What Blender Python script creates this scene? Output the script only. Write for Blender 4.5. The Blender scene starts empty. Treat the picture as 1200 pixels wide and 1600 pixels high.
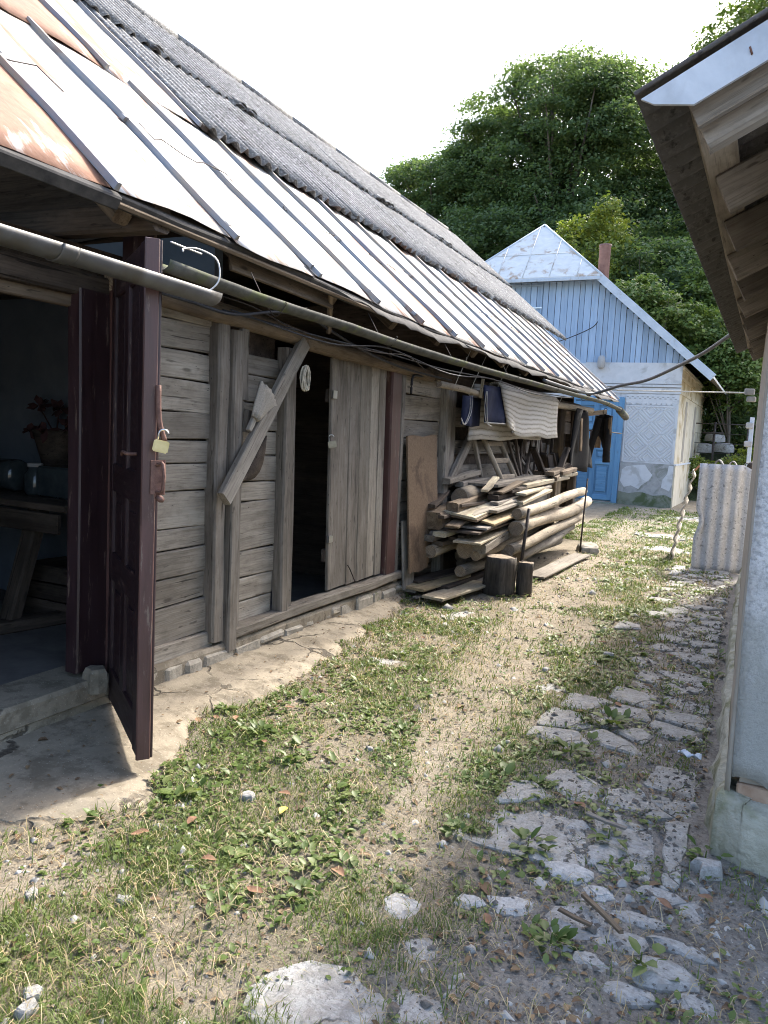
import bpy, math, random
import numpy as np
from mathutils import Vector, Matrix
random.seed(7); rng = np.random.default_rng(11)
V = Vector
scene = bpy.context.scene
col = scene.collection

# ------------------------------------------------------------------ camera, sky, sun, exposure
cam = bpy.data.cameras.new('camera'); cam_o = bpy.data.objects.new('camera', cam); col.objects.link(cam_o)
_f = 1190.0
_y = V((600/_f, 95/_f, -1)).normalized()
_z = V((0.052, 1, (600*0.052+95)/_f)); _z = (_z - _y*_z.dot(_y)).normalized()
_x = _y.cross(_z)
cam_o.matrix_world = Matrix.Translation((0, 0, 1.55)) @ Matrix((_x, _y, _z)).to_4x4()
cam.sensor_fit = 'HORIZONTAL'; cam.sensor_width = 36.0; cam.lens = 36.0*_f/1200.0
cam.clip_start = 0.02; cam.clip_end = 3000
scene.camera = cam_o

SUN = V((0.21, 1.0, 1.0)).normalized()
world = bpy.data.worlds.new('World'); scene.world = world; world.use_nodes = True
wn = world.node_tree.nodes; wl = world.node_tree.links
sky = wn.new('ShaderNodeTexSky'); sky.sky_type = 'NISHITA'; sky.sun_disc = False
sky.sun_elevation = math.asin(SUN.z); sky.sun_rotation = math.atan2(SUN.x, SUN.y)
sky.altitude = 300; sky.air_density = 1.0; sky.dust_density = 5.0; sky.ozone_density = 1.0
bg = wn['Background']; bg.inputs['Strength'].default_value = 0.15
wl.new(sky.outputs[0], bg.inputs['Color'])
sun = bpy.data.lights.new('sun', 'SUN'); sun.energy = 2.0; sun.angle = math.radians(4.0); sun.color = (1.0, 0.94, 0.84)
sun_o = bpy.data.objects.new('sun', sun); col.objects.link(sun_o)
sun_o.location = (3, 12, 14); sun_o.rotation_euler = (-SUN).to_track_quat('-Z', 'Y').to_euler()
scene.view_settings.view_transform = 'Standard'; scene.view_settings.look = 'None'
scene.view_settings.exposure = 2.1; scene.view_settings.gamma = 1.0
scene.view_settings.use_curve_mapping = False
scene.cycles.filter_width = 1.0

# ------------------------------------------------------------------ node helpers
class NT:
    def __init__(s, name):
        s.m = bpy.data.materials.new(name); s.m.use_nodes = True
        s.t = s.m.node_tree; s.n = s.t.nodes; s.b = s.n['Principled BSDF']; s.out = s.n['Material Output']
    def node(s, typ, **kw):
        x = s.n.new(typ)
        for k, v in kw.items(): setattr(x, k, v)
        return x
    def ln(s, a, b): s.t.links.new(a, b)
    def put(s, inp, v):
        if hasattr(v, 'is_linked') or isinstance(v, bpy.types.NodeSocket): s.ln(v, inp)
        elif isinstance(v, (tuple, list)) and len(v) == 3 and inp.type == 'RGBA': inp.default_value = (*v, 1)
        else: inp.default_value = v
    def coord(s, scale=(1, 1, 1), rnd=True, kind='Object'):
        tc = s.node('ShaderNodeTexCoord'); mp = s.node('ShaderNodeMapping')
        mp.inputs['Scale'].default_value = scale
        src = tc.outputs[kind]
        if rnd:
            oi = s.node('ShaderNodeObjectInfo'); mul = s.node('ShaderNodeVectorMath', operation='MULTIPLY_ADD')
            cx = s.node('ShaderNodeCombineXYZ')
            for i in range(3): s.ln(oi.outputs['Random'], cx.inputs[i])
            s.ln(cx.outputs[0], mul.inputs[0]); mul.inputs[1].default_value = (37.0, 53.0, 71.0); s.ln(src, mul.inputs[2])
            src = mul.outputs[0]
        s.ln(src, mp.inputs['Vector']); return mp.outputs[0]
    def rand(s): return s.node('ShaderNodeObjectInfo').outputs['Random']
    def noise(s, vec, scale=1.0, detail=6, rough=0.6, dist=0.0):
        x = s.node('ShaderNodeTexNoise'); s.ln(vec, x.inputs['Vector'])
        x.inputs['Scale'].default_value = scale; x.inputs['Detail'].default_value = detail
        x.inputs['Roughness'].default_value = rough; x.inputs['Distortion'].default_value = dist
        return x.outputs['Fac']
    def vor(s, vec, scale=1.0, feature='F1', out='Distance'):
        x = s.node('ShaderNodeTexVoronoi', feature=feature); s.ln(vec, x.inputs['Vector']); x.inputs['Scale'].default_value = scale
        return x.outputs[out]
    def ramp(s, fac, stops, interp='LINEAR'):
        x = s.node('ShaderNodeValToRGB'); s.ln(fac, x.inputs['Fac']); e = x.color_ramp; e.interpolation = interp
        while len(e.elements) < len(stops): e.elements.new(0.5)
        for el, (p, c) in zip(e.elements, stops):
            el.position = p; el.color = (*c, 1) if isinstance(c, tuple) else (c, c, c, 1)
        return x.outputs['Color']
    def mix(s, fac, a, b, blend='MIX'):
        x = s.node('ShaderNodeMix', data_type='RGBA', blend_type=blend)
        s.put(x.inputs[0], fac); s.put(x.inputs[6], a); s.put(x.inputs[7], b); return x.outputs[2]
    def math(s, op, a, b=0.5):
        x = s.node('ShaderNodeMath', operation=op); s.put(x.inputs[0], a); s.put(x.inputs[1], b); return x.outputs[0]
    def bump(s, h, strength=0.5, dist=0.01, prev=None):
        x = s.node('ShaderNodeBump'); s.ln(h, x.inputs['Height']); x.inputs['Strength'].default_value = strength
        x.inputs['Distance'].default_value = dist
        if prev is not None: s.ln(prev, x.inputs['Normal'])
        s.ln(x.outputs[0], s.b.inputs['Normal']); return x.outputs[0]
    def fin(s, color=None, rough=0.8, metal=0.0, spec=0.4):
        if color is not None: s.put(s.b.inputs['Base Color'], color)
        s.put(s.b.inputs['Roughness'], rough); s.put(s.b.inputs['Metallic'], metal)
        s.b.inputs['Specular IOR Level'].default_value = spec
        return s.m

def wood_mat(name, dark, light, stain=(0.1, 0.085, 0.07), stain_amt=0.5, rough=0.85, var=0.45, tint=None):
    n = NT(name)
    v = n.coord((1.3, 16, 16)); g = n.noise(v, 1.0, 7, 0.65, 0.6)
    vf = n.coord((4, 120, 120)); gf = n.noise(vf, 1.0, 4, 0.6)
    vb = n.coord((1.1, 3.0, 3.0)); gb = n.noise(vb, 1.6, 5, 0.6, 0.4)
    c = n.ramp(g, [(0.3, dark), (0.52, tuple((a+b)/2 for a, b in zip(dark, light))), (0.72, light)])
    c = n.mix(n.ramp(gf, [(0.36, 0.5), (0.52, 0.0)]), c, n.mix(1.0, c, (0.42, 0.40, 0.38), 'MULTIPLY'))
    c = n.mix(n.math('MULTIPLY', n.ramp(gb, [(0.46, 0.0), (0.66, 1.0)]), stain_amt), c, stain)
    vk = n.coord((2.2, 7, 7)); k = n.vor(vk, 1.0)
    c = n.mix(n.ramp(k, [(0.05, 0.85), (0.11, 0.0)]), c, tuple(a*0.45 for a in dark))
    vk2 = n.coord((5, 22, 22)); k2 = n.noise(vk2, 1.5, 2, 0.5)
    c = n.mix(n.ramp(k2, [(0.27, 0.8), (0.33, 0.0)]), c, tuple(a*0.5 for a in dark))
    br = n.math('MULTIPLY_ADD', n.rand(), var); br.node.inputs[2].default_value = 1.0-var*0.55
        # weathered pale patches, different on every board
    pv = n.noise(n.coord((0.8, 2.2, 2.2)), 1.1, 6, 0.65, 0.8)
    c = n.mix(n.ramp(pv, [(0.52, 0.0), (0.72, 0.45)]), c, tuple(min(0.6, a*1.25+0.03) for a in light))
    ck = n.noise(n.coord((1.4, 46, 46)), 1.0, 4, 0.55, 0.3)
    nz_ = n.vor(n.coord((9, 30, 30)), 1.0); c = n.mix(n.ramp(nz_, [(0.045, 0.9), (0.075, 0.0)]), c, (0.03, 0.025, 0.02))
    mo = n.noise(n.coord((6, 9, 9)), 2.0, 8, 0.75); c = n.mix(n.ramp(mo, [(0.36, 0.3), (0.5, 0.0)]), c, n.mix(1.0, c, (0.5, 0.48, 0.45), 'MULTIPLY'))
    c = n.mix(n.ramp(ck, [(0.31, 0.9), (0.345, 0.0)]), c, tuple(a*0.28 for a in dark))
    p = n.bump(g, 0.5, 0.006); p = n.bump(gf, 0.5, 0.003, p); n.bump(n.ramp(ck, [(0.31, 0.0), (0.35, 1.0)]), 0.6, 0.004, p)
    x = n.node('ShaderNodeVectorMath', operation='SCALE'); n.ln(c, x.inputs[0]); n.ln(br, x.inputs[3])
    return n.fin(x.outputs[0], rough, 0, 0.25)

M = {}
M['wall_wood'] = wood_mat('weathered_wall_wood', (0.205, 0.18, 0.147), (0.375, 0.34, 0.284), (0.15, 0.128, 0.102), 0.5)
M['post_wood'] = wood_mat('weathered_post_wood', (0.15, 0.13, 0.108), (0.285, 0.255, 0.215), (0.10, 0.086, 0.07), 0.55)
M['brown_wood'] = wood_mat('brown_old_wood', (0.10, 0.074, 0.05), (0.255, 0.195, 0.135), (0.06, 0.045, 0.034), 0.6)
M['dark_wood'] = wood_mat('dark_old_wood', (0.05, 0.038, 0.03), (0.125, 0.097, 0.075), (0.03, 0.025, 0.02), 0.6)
M['pale_wood'] = wood_mat('pale_board_wood', (0.30, 0.255, 0.18), (0.52, 0.455, 0.335), (0.2, 0.165, 0.12), 0.5)
M['yellow_wood'] = wood_mat('yellowish_board_wood', (0.36, 0.27, 0.15), (0.56, 0.44, 0.27), (0.24, 0.18, 0.11), 0.4)
M['grey_board'] = wood_mat('grey_board_wood', (0.13, 0.118, 0.10), (0.32, 0.29, 0.25), (0.08, 0.07, 0.06), 0.6)
M['log_wood'] = wood_mat('peeled_log_wood', (0.25, 0.205, 0.15), (0.47, 0.405, 0.31), (0.14, 0.115, 0.09), 0.6)
M['soffit_wood'] = wood_mat('soffit_wood', (0.13, 0.117, 0.10), (0.27, 0.247, 0.215), (0.08, 0.07, 0.06), 0.5)
M['light_batten'] = wood_mat('light_batten_wood', (0.27, 0.23, 0.18), (0.42, 0.37, 0.30), (0.16, 0.13, 0.1), 0.5)

def log_end():
    n = NT('log_end_grain'); v = n.coord((1, 1, 1))
    s = n.node('ShaderNodeSeparateXYZ'); n.ln(v, s.inputs[0])
    tc = n.node('ShaderNodeTexCoord'); mp = n.node('ShaderNodeMapping'); mp.inputs['Scale'].default_value = (0, 1, 1)
    n.ln(tc.outputs['Object'], mp.inputs[0])
    w = n.node('ShaderNodeTexWave', wave_type='RINGS', rings_direction='SPHERICAL'); n.ln(mp.outputs[0], w.inputs['Vector'])
    w.inputs['Scale'].default_value = 26; w.inputs['Distortion'].default_value = 3; w.inputs['Detail'].default_value = 3; w.inputs['Detail Scale'].default_value = 8
    c = n.ramp(w.outputs['Fac'], [(0.0, (0.16, 0.12, 0.085)), (1.0, (0.29, 0.235, 0.17))])
    nb = n.noise(v, 9, 5); c = n.mix(n.ramp(nb, [(0.45, 0.0), (0.7, 0.7)]), c, (0.09, 0.075, 0.06))
    return n.fin(c, 0.9)
M['log_end'] = log_end()

def maroon(name, base, worn_amt):
    n = NT(name); v = n.coord((2, 9, 9)); g = n.noise(v, 1.5, 7, 0.65, 0.5); vf = n.coord((3, 60, 60)); gf = n.noise(vf, 1, 4)
    c = n.ramp(g, [(0.3, tuple(a*0.7 for a in base)), (0.7, tuple(a*1.25 for a in base))])
    w = n.noise(n.coord((3, 22, 22)), 1.3, 8, 0.75)
    c = n.mix(n.math('MULTIPLY', n.ramp(w, [(0.585, 0.0), (0.635, 1.0)]), worn_amt), c, (0.17, 0.125, 0.10))
    n.bump(gf, 0.35, 0.003)
    return n.fin(c, n.ramp(g, [(0.3, 0.34), (0.7, 0.6)]), 0, 0.5)
M['maroon'] = maroon('maroon_gloss_paint', (0.030, 0.0145, 0.0175), 0.7)
M['maroon_worn'] = maroon('worn_maroon_paint', (0.085, 0.042, 0.037), 0.95)

def galv(name, rust, base=(0.45, 0.46, 0.47), metal=0.25, rough=0.5):
    n = NT(name); v = n.coord((1, 1, 1))
    big = n.noise(n.coord((0.55, 1.6, 1)), 1.5, 6, 0.62, 0.8); fine = n.noise(v, 14, 6, 0.7)
    streak = n.noise(n.coord((0.7, 9, 1)), 2.2, 6, 0.65, 0.3)
    c = n.ramp(fine, [(0.3, tuple(a*0.86 for a in base)), (0.7, base)])
    edge = 0.68-0.30*rust
    rm = n.ramp(n.math('ADD', n.math('MULTIPLY', big, 0.72), n.math('MULTIPLY', streak, 0.28)), [(edge, 0.0), (edge+0.09, 1.0)])
    rc = n.ramp(fine, [(0.3, (0.17, 0.075, 0.042)), (0.7, (0.28, 0.145, 0.088))])
    pale = n.ramp(streak, [(0.40, 0.0), (0.64, 0.85)])
    c = n.mix(pale, c, (0.34, 0.275, 0.20))
    c = n.mix(rm, c, rc)
    n.ln(n.ramp(rm, [(0, metal), (1, 0.0)]), n.b.inputs['Metallic'])
    n.bump(n.noise(n.coord((1.2, 3, 1)), 2.0, 4), 0.4, 0.016)
    n.put(n.b.inputs['Base Color'], c); n.ln(n.ramp(rm, [(0, rough), (1, 0.8)]), n.b.inputs['Roughness'])
    n.b.inputs['Specular IOR Level'].default_value = 0.5
    return n.m
M['galv'] = galv('galvanised_sheet', 0.5); M['galv_streak'] = galv('galvanised_sheet_streaked', 0.72); M['galv_rust'] = galv('rusted_roof_sheet', 1.15)
M['seam'] = galv('seam_zinc', 0.3, (0.26, 0.29, 0.33), 0.35, 0.55)



def simple(name, c1, c2, scale=6.0, rough=0.85, metal=0.0, bump=0.3, bd=0.004, spec=0.3, rnd=True, dirt=None, stretch=(1, 1, 1), det=7, soft=0.12):
    n = NT(name); v = n.coord(stretch, rnd); g = n.noise(v, scale, det, 0.65, 0.3)
    c = n.ramp(g, [(0.3, c1), (0.7, c2)])
    if dirt:
        d = n.noise(n.coord((1, 1, 1), rnd), dirt[1], 6, 0.6, 0.5); c = n.mix(n.ramp(d, [(dirt[2], 0.0), (dirt[2]+soft, 1.0)]), c, dirt[0])
    if bump: n.bump(n.noise(v, scale*3, 6), bump, bd)
    return n.fin(c, rough, metal, spec)
M['zinc'] = simple('zinc_gutter', (0.085, 0.085, 0.085), (0.16, 0.16, 0.16), 4, 0.5, 0.4, 0.25, dirt=((0.10, 0.095, 0.085), 6, 0.5))
M['flash'] = simple('zinc_flashing', (0.40, 0.435, 0.475), (0.60, 0.635, 0.67), 5, 0.5, 0.25, 0.15, dirt=((0.33, 0.345, 0.36), 3.5, 0.46), soft=0.25)
M['moss_gutter'] = simple('mossy_old_gutter', (0.045, 0.045, 0.038), (0.125, 0.125, 0.108), 11, 0.8, 0.1, dirt=((0.10, 0.115, 0.05), 5, 0.52))
M['rusty_iron'] = simple('rusty_iron', (0.10, 0.055, 0.045), (0.24, 0.14, 0.11), 30, 0.75, 0.3)
M['rod_iron'] = simple('weathered_iron_rod', (0.03, 0.028, 0.026), (0.10, 0.08, 0.07), 30, 0.7, 0.4)
M['pipe_iron'] = simple('pale_iron_pipe', (0.34, 0.33, 0.28), (0.52, 0.50, 0.44), 14, 0.6, 0.2)
M['brass'] = simple('brass_padlock', (0.48, 0.40, 0.19), (0.62, 0.53, 0.30), 20, 0.42, 0.7, 0.05)
M['dull_brass'] = simple('dull_brass_padlock', (0.30, 0.27, 0.2), (0.45, 0.4, 0.3), 20, 0.5, 0.5, 0.05)
M['steel'] = simple('bright_steel', (0.5, 0.5, 0.5), (0.65, 0.65, 0.65), 20, 0.3, 0.9, 0.05)
M['wire'] = simple('pale_wire', (0.45, 0.44, 0.42), (0.65, 0.63, 0.6), 40, 0.5, 0.4, 0.1)
M['cable'] = simple('black_cable', (0.015, 0.015, 0.017), (0.045, 0.045, 0.05), 12, 0.6, 0, 0.1)
M['grey_cable'] = simple('grey_cable', (0.05, 0.055, 0.06), (0.10, 0.105, 0.11), 12, 0.55, 0, 0.1)
M['rope'] = simple('pale_rope', (0.42, 0.38, 0.30), (0.62, 0.58, 0.48), 60, 0.95)
M['straw_broom'] = simple('broom_straw', (0.24, 0.215, 0.175), (0.38, 0.35, 0.30), 8, 0.9, stretch=(1, 14, 14))
M['chipboard'] = simple('chipboard', (0.12, 0.078, 0.048), (0.22, 0.155, 0.10), 55, 0.85, dirt=((0.075, 0.05, 0.034), 2, 0.52))
M['brick'] = simple('exposed_brick', (0.30, 0.19, 0.125), (0.46, 0.34, 0.25), 14, 0.92, bd=0.01)
M['tile_shard'] = simple('broken_clay_tile', (0.26, 0.12, 0.07), (0.40, 0.22, 0.14), 16, 0.9)
M['dark_felt'] = simple('old_roofing_felt', (0.03, 0.03, 0.03), (0.085, 0.08, 0.075), 12, 0.95)
M['coat'] = simple('dark_coat_cloth', (0.004, 0.004, 0.004), (0.014, 0.012, 0.011), 8, 0.95)
M['brown_cloth'] = simple('brown_cloth', (0.09, 0.06, 0.035), (0.17, 0.12, 0.075), 10, 0.95)
M['blue_cloth'] = simple('navy_cloth', (0.009, 0.013, 0.036), (0.02, 0.028, 0.068), 8, 0.95)
M['pale_trim'] = simple('pale_cloth_trim', (0.34, 0.33, 0.31), (0.5, 0.48, 0.45), 20, 0.95)
M['chimney'] = simple('red_oxide_pipe', (0.13, 0.072, 0.065), (0.22, 0.135, 0.12), 6, 0.8)
M['stone_found'] = simple('foundation_stone', (0.22, 0.20, 0.165), (0.42, 0.385, 0.32), 9, 0.92, bump=0.8, bd=0.012, dirt=((0.17, 0.17, 0.10), 6, 0.56))
def path_stone(name, c1, c2, soilc, amt):
    n = NT(name); v = n.coord((1, 1, 1), False); g = n.noise(v, 6, 9, 0.72, 0.4); f = n.noise(v, 70, 6, 0.75); m_ = n.noise(v, 19, 8, 0.75, 0.5)
    c = n.ramp(g, [(0.3, c1), (0.7, c2)]); c = n.mix(n.ramp(f, [(0.36, 0.7), (0.48, 0.0)]), c, tuple(a*0.5 for a in c1))
    c = n.mix(n.math('MULTIPLY', n.ramp(m_, [(0.44, 0.0), (0.56, 1.0)]), amt), c, soilc)
    dv = n.node('ShaderNodeVectorMath', operation='MULTIPLY_ADD'); nz = n.node('ShaderNodeTexNoise'); n.ln(v, nz.inputs['Vector']); nz.inputs['Scale'].default_value = 7; nz.inputs['Detail'].default_value = 5
    n.ln(nz.outputs['Color'], dv.inputs[0]); dv.inputs[1].default_value = (0.2, 0.2, 0.2); n.ln(v, dv.inputs[2])
    cr = n.ramp(n.vor(dv.outputs[0], 5.0, 'DISTANCE_TO_EDGE'), [(0.008, 1.0), (0.03, 0.0)]); cm = n.math('MULTIPLY', cr, n.ramp(n.noise(v, 4, 3), [(0.5, 0.0), (0.58, 0.9)]))
    c = n.mix(cm, c, tuple(a*0.35 for a in soilc))
    p = n.bump(f, 0.7, 0.006); p = n.bump(m_, 0.9, 0.012, p); n.bump(n.math('SUBTRACT', 1.0, cm), 0.7, 0.008, p)
    return n.fin(c, 0.97, 0, 0.15)
M['stone_dusty'] = path_stone('dusty_pale_stone', (0.33, 0.325, 0.31), (0.50, 0.495, 0.475), (0.25, 0.235, 0.21), 0.65)
M['stone_white'] = path_stone('white_limestone', (0.42, 0.415, 0.40), (0.62, 0.618, 0.60), (0.30, 0.285, 0.26), 0.5)
M['stone_grey'] = path_stone('grey_path_stone', (0.32, 0.315, 0.295), (0.47, 0.462, 0.435), (0.25, 0.235, 0.20), 0.55)
M['soil_dark'] = simple('dark_soil', (0.115, 0.10, 0.085), (0.22, 0.20, 0.175), 12, 1.0, bump=1.0, bd=0.015)
M['leaf_brown'] = simple('dry_leaf', (0.13, 0.065, 0.04), (0.30, 0.18, 0.11), 20, 0.85)
M['leaf_yellow'] = simple('yellow_leaf', (0.62, 0.45, 0.06), (0.76, 0.60, 0.14), 20, 0.7)
M['plastic'] = simple('blue_white_plastic', (0.45, 0.55, 0.68), (0.72, 0.76, 0.8), 20, 0.4)
M['red_thing'] = simple('orange_red_plastic', (0.55, 0.06, 0.02), (0.65, 0.10, 0.04), 5, 0.5)
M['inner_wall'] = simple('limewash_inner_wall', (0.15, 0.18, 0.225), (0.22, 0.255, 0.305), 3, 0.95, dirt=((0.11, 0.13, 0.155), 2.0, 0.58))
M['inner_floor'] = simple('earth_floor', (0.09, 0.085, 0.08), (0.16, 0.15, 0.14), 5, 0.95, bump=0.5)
M['dark_glass'] = simple('dark_jar_glass', (0.03, 0.04, 0.045), (0.07, 0.085, 0.09), 6, 0.12, 0, 0.0, spec=0.6)
M['paper'] = simple('greyish_paper', (0.34, 0.34, 0.34), (0.46, 0.46, 0.45), 4, 0.9)
M['dried'] = simple('dried_flower', (0.035, 0.018, 0.02), (0.08, 0.036, 0.036), 10, 0.95)
M['white_paint'] = simple('white_masonry_paint', (0.52, 0.545, 0.57), (0.63, 0.65, 0.67), 4, 0.85, dirt=((0.42, 0.43, 0.43), 3, 0.55))
M['relief_white'] = simple('white_relief_plaster', (0.52, 0.545, 0.57), (0.62, 0.645, 0.665), 8, 0.9)
M['bluish_trim'] = simple('pale_blue_trim', (0.40, 0.47, 0.54), (0.52, 0.58, 0.64), 5, 0.75, dirt=((0.33, 0.33, 0.33), 6, 0.6))
M['side_plaster'] = simple('sunlit_side_plaster', (0.56, 0.49, 0.36), (0.70, 0.63, 0.50), 3, 0.9, dirt=((0.40, 0.31, 0.17), 1.6, 0.52), stretch=(1, 1, 0.35))  # warm, patchy sunlight on the side wall put into the plaster colour
M['beige_plaster'] = simple('beige_side_plaster', (0.28, 0.25, 0.205), (0.40, 0.36, 0.305), 5, 0.92, dirt=((0.29, 0.25, 0.2), 2.5, 0.55))
M['render_grey'] = simple('grey_render', (0.30, 0.31, 0.31), (0.42, 0.43, 0.43), 10, 0.92, bump=0.5, dirt=((0.23, 0.245, 0.22), 3, 0.55))
M['roof_paint'] = simple('peeling_roof_paint', (0.50, 0.525, 0.52), (0.64, 0.655, 0.645), 4, 0.6, 0.05, dirt=((0.36, 0.28, 0.21), 3.2, 0.54), stretch=(1, 1, 2.5))
M['old_concrete'] = simple('plinth_concrete', (0.30, 0.29, 0.22), (0.46, 0.44, 0.36), 7, 0.95, bump=1.0, bd=0.02, dirt=((0.215, 0.212, 0.125), 3.5, 0.50))
M['hill_soil'] = simple('hill_undergrowth', (0.025, 0.04, 0.015), (0.07, 0.085, 0.035), 2.5, 1.0, rnd=False, bump=1.0, bd=0.2)

def asbestos(name, c1, c2, speck, moss=None, rough=0.95):
    n = NT(name); v = n.coord((1, 1, 1)); g = n.noise(v, 3.5, 8, 0.7, 0.3); f = n.noise(v, 45, 4, 0.7)
    c = n.ramp(g, [(0.3, c1), (0.7, c2)])
    c = n.mix(n.ramp(f, [(0.52, 0.0), (0.62, 0.9)]), c, speck)
    c = n.mix(n.ramp(n.noise(v, 26, 5), [(0.34, 0.8), (0.42, 0.0)]), c, tuple(a*0.45 for a in c1))
    if moss: c = n.mix(n.ramp(n.noise(v, 2.2, 7, 0.7), [(0.56, 0.0), (0.68, 0.75)]), c, moss)
    n.bump(f, 0.5, 0.006); return n.fin(c, rough, 0, 0.2)
M['slate'] = asbestos('old_corrugated_slate', (0.105, 0.103, 0.102), (0.21, 0.21, 0.205), (0.38, 0.38, 0.37), (0.075, 0.07, 0.06))
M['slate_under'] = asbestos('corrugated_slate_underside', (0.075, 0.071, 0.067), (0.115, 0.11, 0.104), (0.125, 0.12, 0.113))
M['slate_light'] = asbestos('pale_corrugated_sheet', (0.38, 0.39, 0.40), (0.54, 0.55, 0.56), (0.62, 0.63, 0.64))
M['slate_brown'] = asbestos('brown_corrugated_sheet', (0.30, 0.26, 0.21), (0.44, 0.40, 0.33), (0.5, 0.47, 0.4))

def roughcast():
    n = NT('roughcast_white_plaster'); v = n.coord((1, 1, 1), False)
    g = n.noise(v, 60, 6, 0.75); b = n.noise(v, 2.2, 6, 0.6)
    c = n.ramp(g, [(0.36, (0.42, 0.432, 0.445)), (0.56, (0.82, 0.825, 0.83))])
    c = n.mix(n.ramp(b, [(0.45, 0.0), (0.7, 0.55)]), c, (0.52, 0.53, 0.53))
    sx_ = n.node('ShaderNodeSeparateXYZ'); n.ln(v, sx_.inputs[0])
    hh = n.math('ADD', sx_.outputs['Z'], n.math('MULTIPLY', n.noise(v, 3.0, 7, 0.7), -1.1))
    c = n.mix(n.ramp(hh, [(0.0, 0.75), (0.35, 0.0)]), c, (0.36, 0.355, 0.31))
    c = n.mix(n.ramp(n.noise(v, 5.5, 8, 0.75), [(0.58, 0.0), (0.68, 0.6)]), c, (0.42, 0.42, 0.41))
    n.bump(g, 1.0, 0.012); return n.fin(c, 0.95, 0, 0.2)
M['roughcast'] = roughcast()

def blue_boards(name, c1, c2, worn, amt):
    n = NT(name); v = n.coord((1.0, 12, 12)); g = n.noise(v, 1.2, 6, 0.6, 0.3)
    c = n.ramp(g, [(0.3, c1), (0.7, c2)])
    w = n.noise(n.coord((2.2, 14, 14)), 1.6, 8, 0.75, 0.2)
    c = n.mix(n.math('MULTIPLY', n.ramp(w, [(0.60, 0.0), (0.66, 1.0)]), amt), c, worn)
    br = n.math('MULTIPLY_ADD', n.rand(), 0.25); br.node.inputs[2].default_value = 0.87
    x = n.node('ShaderNodeVectorMath', operation='SCALE'); n.ln(c, x.inputs[0]); n.ln(br, x.inputs[3])
    n.bump(g, 0.3, 0.004); return n.fin(x.outputs[0], 0.7, 0, 0.35)
M['blue_board'] = blue_boards('faded_blue_boards', (0.26, 0.375, 0.53), (0.35, 0.465, 0.61), (0.34, 0.31, 0.28), 0.7)
M['blue_door'] = blue_boards('bright_blue_door_paint', (0.09, 0.225, 0.39), (0.15, 0.31, 0.48), (0.10, 0.11, 0.12), 1.0)
M['plank_blue_end'] = M['blue_board']

def concrete_apron():
    n = NT('worn_concrete'); v = n.coord((1, 1, 1), False)
    g = n.noise(v, 3.0, 8, 0.65, 0.4); f = n.noise(v, 60, 5, 0.7); b = n.noise(v, 1.1, 5, 0.6)
    c = n.ramp(g, [(0.28, (0.22, 0.188, 0.14)), (0.7, (0.355, 0.31, 0.24))])
    c = n.mix(n.ramp(f, [(0.38, 0.5), (0.5, 0.0)]), c, (0.24, 0.205, 0.155))
    c = n.mix(n.ramp(b, [(0.42, 0.0), (0.66, 0.8)]), c, (0.235, 0.205, 0.155))
    c = n.mix(n.ramp(n.noise(v, 7, 8, 0.7), [(0.48, 0.0), (0.60, 0.8)]), c, (0.15, 0.128, 0.095))
    c = n.mix(n.ramp(n.vor(v, 60), [(0.10, 0.55), (0.2, 0.0)]), c, (0.45, 0.41, 0.34))
    dv = n.node('ShaderNodeVectorMath', operation='MULTIPLY_ADD'); nz = n.node('ShaderNodeTexNoise'); n.ln(v, nz.inputs['Vector']); nz.inputs['Scale'].default_value = 2.5; nz.inputs['Detail'].default_value = 6
    n.ln(nz.outputs['Color'], dv.inputs[0]); dv.inputs[1].default_value = (0.5, 0.5, 0.5); n.ln(v, dv.inputs[2])
    cr = n.vor(dv.outputs[0], 1.5, 'DISTANCE_TO_EDGE')
    crm = n.ramp(cr, [(0.006, 1.0), (0.02, 0.0)])
    gate = n.ramp(n.noise(v, 2.1, 4), [(0.46, 0.0), (0.54, 0.9)])
    cm = n.math('MULTIPLY', crm, gate)
    c = n.mix(cm, c, (0.07, 0.06, 0.048))
    p = n.bump(f, 0.35, 0.006); inv = n.math('SUBTRACT', 1.0, cm); p = n.bump(inv, 0.8, 0.012, p); n.bump(g, 0.5, 0.02, p)
    return n.fin(c, 0.93, 0, 0.2)
M['apron'] = concrete_apron()

def ground_mat():
    n = NT('yard_soil'); v = n.coord((1, 1, 1), False)
    def at(nm):
        a = n.node('ShaderNodeAttribute', attribute_name=nm); return a.outputs['Fac']
    g = n.noise(v, 4, 8, 0.7, 0.3); f = n.noise(v, 55, 6, 0.75); sp = n.noise(v, 130, 3, 0.6)
    tan = n.ramp(g, [(0.3, (0.265, 0.225, 0.168)), (0.7, (0.41, 0.362, 0.285))])
    grey = n.ramp(g, [(0.3, (0.20, 0.183, 0.16)), (0.7, (0.35, 0.33, 0.30))])
    under = n.ramp(g, [(0.3, (0.195, 0.168, 0.12)), (0.7, (0.325, 0.285, 0.215))])
    c = n.mix(at('bare'), under, tan); c = n.mix(at('soil'), c, grey)
    c = n.mix(n.ramp(f, [(0.36, 0.7), (0.48, 0.0)]), c, n.mix(1.0, c, (0.4, 0.38, 0.35), 'MULTIPLY'))
    c = n.mix(n.ramp(sp, [(0.60, 0.0), (0.68, 0.6)]), c, (0.46, 0.42, 0.35))
    c = n.mix(n.ramp(n.noise(v, 22, 7, 0.75), [(0.35, 0.75), (0.50, 0.0)]), c, n.mix(1.0, c, (0.5, 0.47, 0.43), 'MULTIPLY'))
    p = n.bump(f, 0.9, 0.02); n.bump(sp, 0.6, 0.006, p)
    return n.fin(c, 1.0, 0, 0.1)
M['ground'] = ground_mat()

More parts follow.
